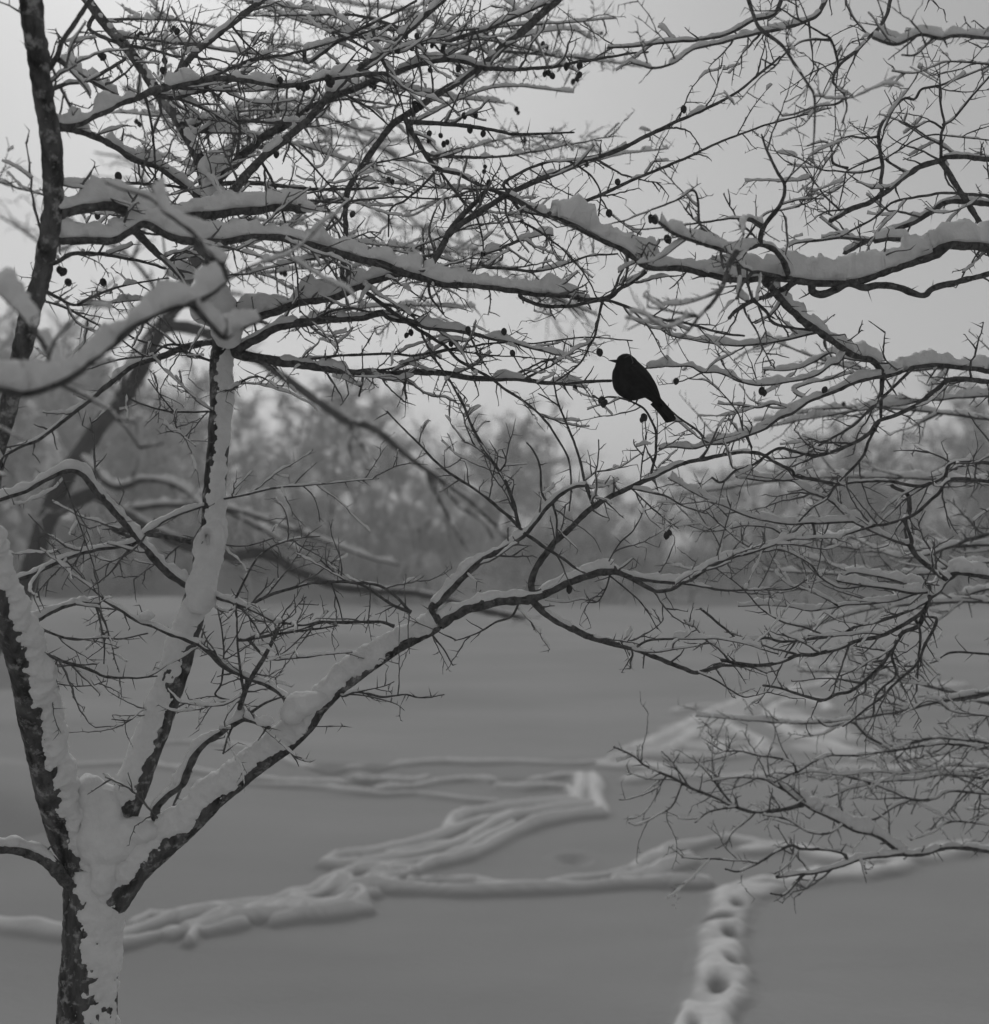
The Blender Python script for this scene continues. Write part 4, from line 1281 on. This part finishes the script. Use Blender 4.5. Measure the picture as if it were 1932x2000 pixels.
def berry_mesh():
    mb = MB()
    k, r = 10, 0.0062
    prof = [(0.0, 1.05), (.45, .95), (.8, .62), (.98, .15), (.96, -.3), (.75, -.75), (.42, -1.0), (.36, -1.16), (.12, -1.05)]
    V = [[a * r * math.cos(t * 2 * math.pi / k), a * r * math.sin(t * 2 * math.pi / k), b * r * 1.12] for a, b in prof for t in range(k)]
    mb.add(V, ring_quads(len(prof), k)[:, ::-1])
    me = mb.mesh("berry", M_BERRY)
    return me


BM = berry_mesh()
stalks = {0: MB(), 1: MB()}
for tl, sx in BERRIES.items():
    for j, (px, py) in enumerate(poly(tl, sx)):
        a, qa = TA.nearest(px, py)
        b, qb = TB.nearest(px, py)
        w, A, tr = (0, a, TA) if qa <= qb else (1, b, TB)
        dd = A[2] - 0.012
        if tl == 'F' or px > 1200: dd = max(dd, 2.9)
        p = at(px, py, dd)
        o = bpy.data.objects.new("berry", BM)
        COL.objects.link(o)
        o.parent = tr.root
        o.location = p - np.array(tr.root["_w"])
        s = rng.uniform(0.95, 1.4)
        o.scale = (s, s, s * rng.uniform(0.95, 1.1))
        o.rotation_euler = (rng.uniform(-.5, .5), rng.uniform(-.5, .5), rng.uniform(0, 6))
        q0 = at(A[0], A[1], A[2])
        top = p + ZUP * 0.006
        mid = (q0 + top) / 2 + ZUP * 0.008
        cc = np.array([q0, 0.5 * q0 + 0.5 * mid + ZUP * .003, mid, 0.5 * mid + 0.5 * top + ZUP * .002, top])
        tube(stalks[w], cc, [.0011, .0009, .0008, .0008, .0009], 3)
for w, tr in ((0, TA), (1, TB)):
    if stalks[w].n:
        tag(stalks[w].build("berry_stalks", M_TWIG, tr.root), kind="stuff")

# ------------------------------------------------------------------ the old tree standing beyond, out of focus
b0 = at(-159, 1517, 12.5)
rootC = empty("old_tree", (b0[0], b0[1], b0[2]))
tag(rootC, "dark leaning old tree with long drooping boughs behind the thorn tree", "tree")
TC = Tree(rootC, M_OLD, M_SNOW, M_FARTWIG, sc=3.2)
for a in parse(OLD_TREE):
    TC.limb(*a, name="trunk" if TC.i == 0 else "branch")
TC.finish(120)
# ------------------------------------------------------------------ blackbird
def build_bird():
    D0 = 3.16
    S = 220.0 / 1893.0
    k = S * D0 / F

    def J(x, y, dd=0.0):
        return at(1140 + x * S, 640 + y * S, D0 + dd)
    st = [((548, 592), (552, 535), .9), ((532, 625), (585, 480), .85), ((528, 645), (640, 447), .85), ((515, 675), (700, 436), .82), ((500, 705), (770, 445), .80),
          ((484, 755), (850, 500), .80), ((478, 830), (905, 560), .82), ((482, 910), (970, 618), .84), ((500, 1000), (1035, 680), .84), ((545, 1080), (1100, 758), .82),
          ((610, 1145), (1165, 850), .78), ((720, 1200), (1222, 950), .72), ((850, 1224), (1252, 1030), .64), ((945, 1200), (1262, 1090), .56), ((1030, 1178), (1268, 1145), .46), ((1110, 1225), (1285, 1190), .36), ((1180, 1275), (1305, 1228), .26)]
    root = empty("bird", tuple(J(850, 1230)))
    tag(root, "plump black bird with a pointed beak perched on a thorny twig", "bird")
    K = 28
    th = np.arange(K) * 2 * np.pi / K
    v = catmull(np.array([[a[0], a[1], b[0], b[1], w] for a, b, w in st]), 22)
    rows = []
    for ax, ay, bx, by, w in v:
        A, B = J(ax, ay), J(bx, by)
        c, h = (A + B) / 2, (B - A) / 2
        L = np.linalg.norm(h)
        side = FWD * L * w
        rows.append(c + np.cos(th)[:, None] * h + np.sin(th)[:, None] * side)
    V = np.array(rows)
    V = V + 0.0011 * fbm(V / 0.009, 3, 4)[..., None] * (V - V.mean(1, keepdims=True)) / (np.linalg.norm(V - V.mean(1, keepdims=True), axis=-1, keepdims=True) + 1e-9)
    n = len(V)
    mb = MB()
    Vf = np.concatenate([V.reshape(-1, 3), V[0].mean(0)[None], V[-1].mean(0)[None]])
    tri = [((j + 1) % K, j, n * K) for j in range(K)] + [((n - 1) * K + j, (n - 1) * K + (j + 1) % K, n * K + 1) for j in range(K)]
    mb.add(Vf, ring_quads(n, K), tri)
    m_f = grey_mat("bird_feathers", 0.018, 0.034, 60, 0.8, 0.5, 220, 0.002, stretch=(1, 1, .5))
    m_w = grey_mat("bird_wing", 0.013, 0.024, 60, 0.6, 0.3, 160, 0.002)
    m_b = grey_mat("bird_beak", 0.03, 0.05, 60, 0.45, 0, 1)
    mb.build("body", m_f, root)
    # beak: two mandibles
    for nm, up in (("upper_beak", 1), ("lower_beak", -1)):
        b = MB()
        axis = [(560, 562), (500, 555), (450, 550), (415, 549)] if up > 0 else [(560, 580), (500, 569), (455, 558), (428, 553)]
        Pb = np.array([J(*q) for q in catmull(np.array(axis), 12)])
        s = np.linspace(0, 1, len(Pb))
        tube(b, Pb, (26 if up > 0 else 17) * k * (1 - .9 * s ** 1.2), 10)
        b.build(nm, m_b, root)
    # eyes
    for sgn in (-1, 1):
        e = MB()
        c = J(632, 540)
        L = 92 * k * .98
        lump(e, c + FWD * sgn * L * 0.93, 13 * k, 9 * k, 13 * k, 3, 0.0)
        me = e.build("eye", grey_mat("bird_eye", 0.004, 0.006, 5, 0.1, 0, 1, spec=0.6), root)
    # folded wings
    wst = [((640, 760), (830, 620)), ((640, 850), (930, 680)), ((690, 940), (1030, 780)), ((790, 1020), (1120, 880)), ((920, 1090), (1200, 990)), ((1050, 1150), (1250, 1090)), ((1180, 1220), (1285, 1180)), ((1290, 1330), (1330, 1300))]
    hw = [.030, .040, .0425, .0415, .037, .029, .018, .010]
    for sgn in (-1, 1):
        wb = MB()
        rows = []
        vv = catmull(np.array([[a[0], a[1], b[0], b[1], h] for (a, b), h in zip(wst, hw)]), 25)
        kk = 14
        for ax, ay, bx, by, h in vv:
            A, B = J(ax, ay), J(bx, by)
            tt = np.linspace(0, 1, kk)[:, None]
            bul = np.sin(np.clip(tt, 0, 1) * np.pi) ** .5
            rows.append(A + (B - A) * tt + FWD * sgn * (h * (0.80 + 0.26 * bul) - .003 + .0016 * np.sin(tt * 26)))
        for ax, ay, bx, by, h in vv[::-1]:
            A, B = J(ax, ay), J(bx, by)
            tt = np.linspace(0, 1, kk)[:, None]
            rows.append(A + (B - A) * tt + FWD * sgn * (h * 0.72 - .004))
        W = np.array(rows)
        wb.add(W, ring_quads(len(W), kk, False))
        wb.build("wing", m_w, root)
    # tail feathers, a narrow overlapping fan
    for j in range(6):
        f = MB()
        u = j / 5.0
        a0 = (1150 + 110 * u, 1262 - 62 * u)
        a1 = (1432 + 100 * u, 1588 - 22 * u)
        dep = (abs(u - .5) * 2 - .5) * 0.008
        c = catmull(np.array([[a0[0], a0[1], 0], [(a0[0] + a1[0]) / 2 + 8, (a0[1] + a1[1]) / 2 - 12, dep * .6], [a1[0], a1[1], dep]]), 16)
        Pc = np.array([J(x, y, z) for x, y, z in c])
        T, _, _ = frames(Pc)
        S_ = np.cross(T, FWD)
        S_ /= np.linalg.norm(S_, axis=1)[:, None]
        s = np.linspace(0, 1, len(Pc))
        w = (40 + 6 * s) * k * np.where(s > .93, 1 - (s - .93) * 8, 1)
        tk = .0012 + 0 * s
        ring = [Pc + S_ * w[:, None] - FWD * 0, Pc + FWD * (tk + .0012)[:, None], Pc - S_ * w[:, None], Pc - FWD * (tk + .0012)[:, None]]
        V = np.stack(ring, 1)
        nn = len(V)
        f.add(V, ring_quads(nn, 4), None)
        f.add(V[-1], [(0, 1, 2, 3)])
        f.build("tail_feather", m_w, root)
    # legs and toes gripping the perch
    m_l = grey_mat("bird_leg", 0.02, 0.035, 80, 0.6, 0, 1)
    for x, dd in ((800, -.014), (880, .012)):
        l = MB()
        py = 1236 + (x - 780) * 0.48
        top, foot = J(x + 20, py - 70, dd), J(x, py - 8, dd * .6)
        tube(l, np.array([top, (top + foot) / 2, foot]), [.0026, .0017, .0018], 8)
        for ex, ez in ((-34, -.006), (-38, .0), (-30, .006), (34, 0)):
            t = np.array([foot, J(x + ex * .5, py - 16 + ex * .5 * .48, dd * .6 + ez * .5), J(x + ex, py - 2 + ex * .48, dd * .6 + ez), J(x + ex * 1.15, py + 16 + ex * .48, dd * .6 + ez)])
            tube(l, catmull(t, .002), np.linspace(.0016, .0008, len(catmull(t, .002))), 6)
        l.build("leg", m_l, root)


build_bird()

# ------------------------------------------------------------------ trees along the far shore
def far_proto(h, spread, seed, bushy):
    r = np.random.default_rng(seed)
    tr, cr = MB(), MB()

    def branch(mb, p, d, L, rad, lev, droop):
        n = 5 if lev < 2 else 4
        pts, rr = [p], [rad]
        for i in range(n):
            d = unit(d + r.normal(size=3) * .16 + ZUP * (.06 - droop))
            p = p + d * L / n
            pts.append(p)
            rr.append(rad * (1 - .75 * (i + 1) / n))
        pts = np.array(pts)
        tube(mb, pts, rr, 5 if lev == 0 else 3, cap=False)
        return pts, d

    stems = 1 if not bushy else 5
    for s in range(stems):
        d0 = unit(np.array([r.normal() * (.08 if not bushy else .5), r.normal() * (.08 if not bushy else .5), 1]))
        pts, d = branch(tr, np.array([r.normal() * .3 * bushy, r.normal() * .3 * bushy, -.4]), d0, h * (.8 if not bushy else .7), h * (.011 if not bushy else .008), 0, 0)
        for b in range(16 if not bushy else 8):
            t = .18 + .8 * (b / 15.0 if not bushy else r.random())
            i = min(4, int(t * 5))
            p = pts[i] + (pts[i + 1] - pts[i]) * (t * 5 - i)
            az = r.random() * 6.28
            dd = unit(np.array([math.cos(az), math.sin(az), r.uniform(.15, .9)]))
            L1 = spread * (1.05 - .65 * t) * r.uniform(.7, 1.15)
            q, _ = branch(tr, p, dd, L1, h * .005, 1, .03)
            for c in range(9):
                u = r.uniform(.15, 1)
                j = min(4, int(u * 5))
                p2 = q[j] + (q[min(j + 1, 5)] - q[j]) * (u * 5 - j)
                d2 = unit(unit(q[-1] - q[0]) * .6 + r.normal(size=3) * .6 + ZUP * .15)
                L2 = L1 * r.uniform(.3, .55)
                q2, _ = branch(cr, p2, d2, L2, h * .0032, 2, .05)
                for e in range(7):
                    d3 = unit(unit(q2[-1] - q2[0]) * .7 + r.normal(size=3) * .55)
                    branch(cr, q2[r.integers(1, 4)], d3, L2 * r.uniform(.45, .8), h * .0012 + .006, 3, .06)
    return tr.mesh("trunk", M_FARBARK), cr.mesh("crown", M_FARTWIG)


PROTO = {'tall': [far_proto(14, 5.2, 1, 0), far_proto(12.5, 4.8, 2, 0), far_proto(13.5, 4.2, 3, 0)],
         'bush': [far_proto(6.5, 3.4, 5, 1), far_proto(5.5, 3.2, 6, 1)]}
LAB = {'tall': ("tall bare snow-dusted tree in the blurred wood across the pond", "blurred tall trees across the pond"),
       'bush': ("low snowy thicket bush at the foot of the blurred far wood", "blurred bushes along the far shore")}


def far_thing(kind, px, d, height, i):
    me_t, me_c = PROTO[kind][i % len(PROTO[kind])]
    x = (px - W0 / 2) / F * d
    z = float(ground_z(np.array([x]), np.array([d]))[0])
    s = height / (14, 12.5, 13.5)[i % 3] if kind == 'tall' else height / (6.5, 5.5)[i % 2]
    root = empty("far_tree" if kind == 'tall' else "far_bush", (x, d, z))
    root.rotation_euler = (0, 0, i * 2.39)
    root.scale = (s, s, s)
    tag(root, LAB[kind][0], "tree" if kind == 'tall' else "bush", LAB[kind][1])
    for nm, me in (("trunk" if kind == 'tall' else "stems", me_t), ("crown", me_c)):
        o = bpy.data.objects.new(nm, me)
        COL.objects.link(o)
        o.parent = root


def skyline(px):     # how high the wood stands along the view, as a photo row
    return np.interp(px, [-200, 60, 250, 380, 480, 600, 760, 860, 1000, 1080, 1180, 1260, 1350, 1500, 1650, 1790, 1900, 2150],
                     [430, 470, 510, 580, 670, 700, 680, 715, 755, 840, 905, 905, 860, 810, 760, 700, 700, 640])


i = 0
for row, (d, stepx, f) in enumerate(((62, 112, .75), (68, 96, .92), (76, 96, 1.0))):
    px = -180 + 40 * row
    while px < 2130:
        dd = d + 4.0 * math.sin(px * 1.7 + row)
        top = skyline(px) + 55 * math.sin(px * .9 + row * 2) - 15
        z = float(ground_z(np.array([(px - 966) / F * dd]), np.array([dd]))[0])
        hh = (1065 - top) / F * dd * f + CAM_Z - z
        far_thing('tall', px, dd, hh, i)
        i += 1
        px += stepx * (0.8 + 0.4 * ((i * 0.618) % 1))
for row, (d, stepx) in enumerate(((61, 118), (68, 130))):
    px = -200 + 30 * row
    while px < 2150:
        far_thing('bush', px, d + 4.5 * math.sin(px * 1.3), 2.6 + 2.4 * ((i * 0.618) % 1), i)
        i += 1
        px += stepx * (0.8 + 0.4 * ((i * 0.618) % 1))

# ------------------------------------------------------------------ winter haze
def build_haze(density):
    mb = MB()
    x, y0, y1, z0, z1 = 310, -70, 310, -2.0, 19.0
    v = [(-x, y0, z0), (x, y0, z0), (x, y1, z0), (-x, y1, z0), (-x, y0, z1), (x, y0, z1), (x, y1, z1), (-x, y1, z1)]
    mb.add(v, [(0, 3, 2, 1), (4, 5, 6, 7), (0, 1, 5, 4), (1, 2, 6, 5), (2, 3, 7, 6), (3, 0, 4, 7)])
    m = bpy.data.materials.new("haze_air")
    m.use_nodes = True
    nt = m.node_tree
    for n in list(nt.nodes):
        nt.nodes.remove(n)
    o = nt.nodes.new("ShaderNodeOutputMaterial")
    pv = nt.nodes.new("ShaderNodeVolumePrincipled")
    pv.inputs["Color"].default_value = (.9, .9, .9, 1)
    pv.inputs["Density"].default_value = density
    pv.inputs["Anisotropy"].default_value = 0.3
    nt.links.new(pv.outputs[0], o.inputs["Volume"])
    return tag(mb.build("haze", m, smooth=False), "thin pale winter haze over the whole pond", "haze", kind="stuff")


build_haze(0.0042)
for o in bpy.data.objects:
    if "_w" in o: del o["_w"]
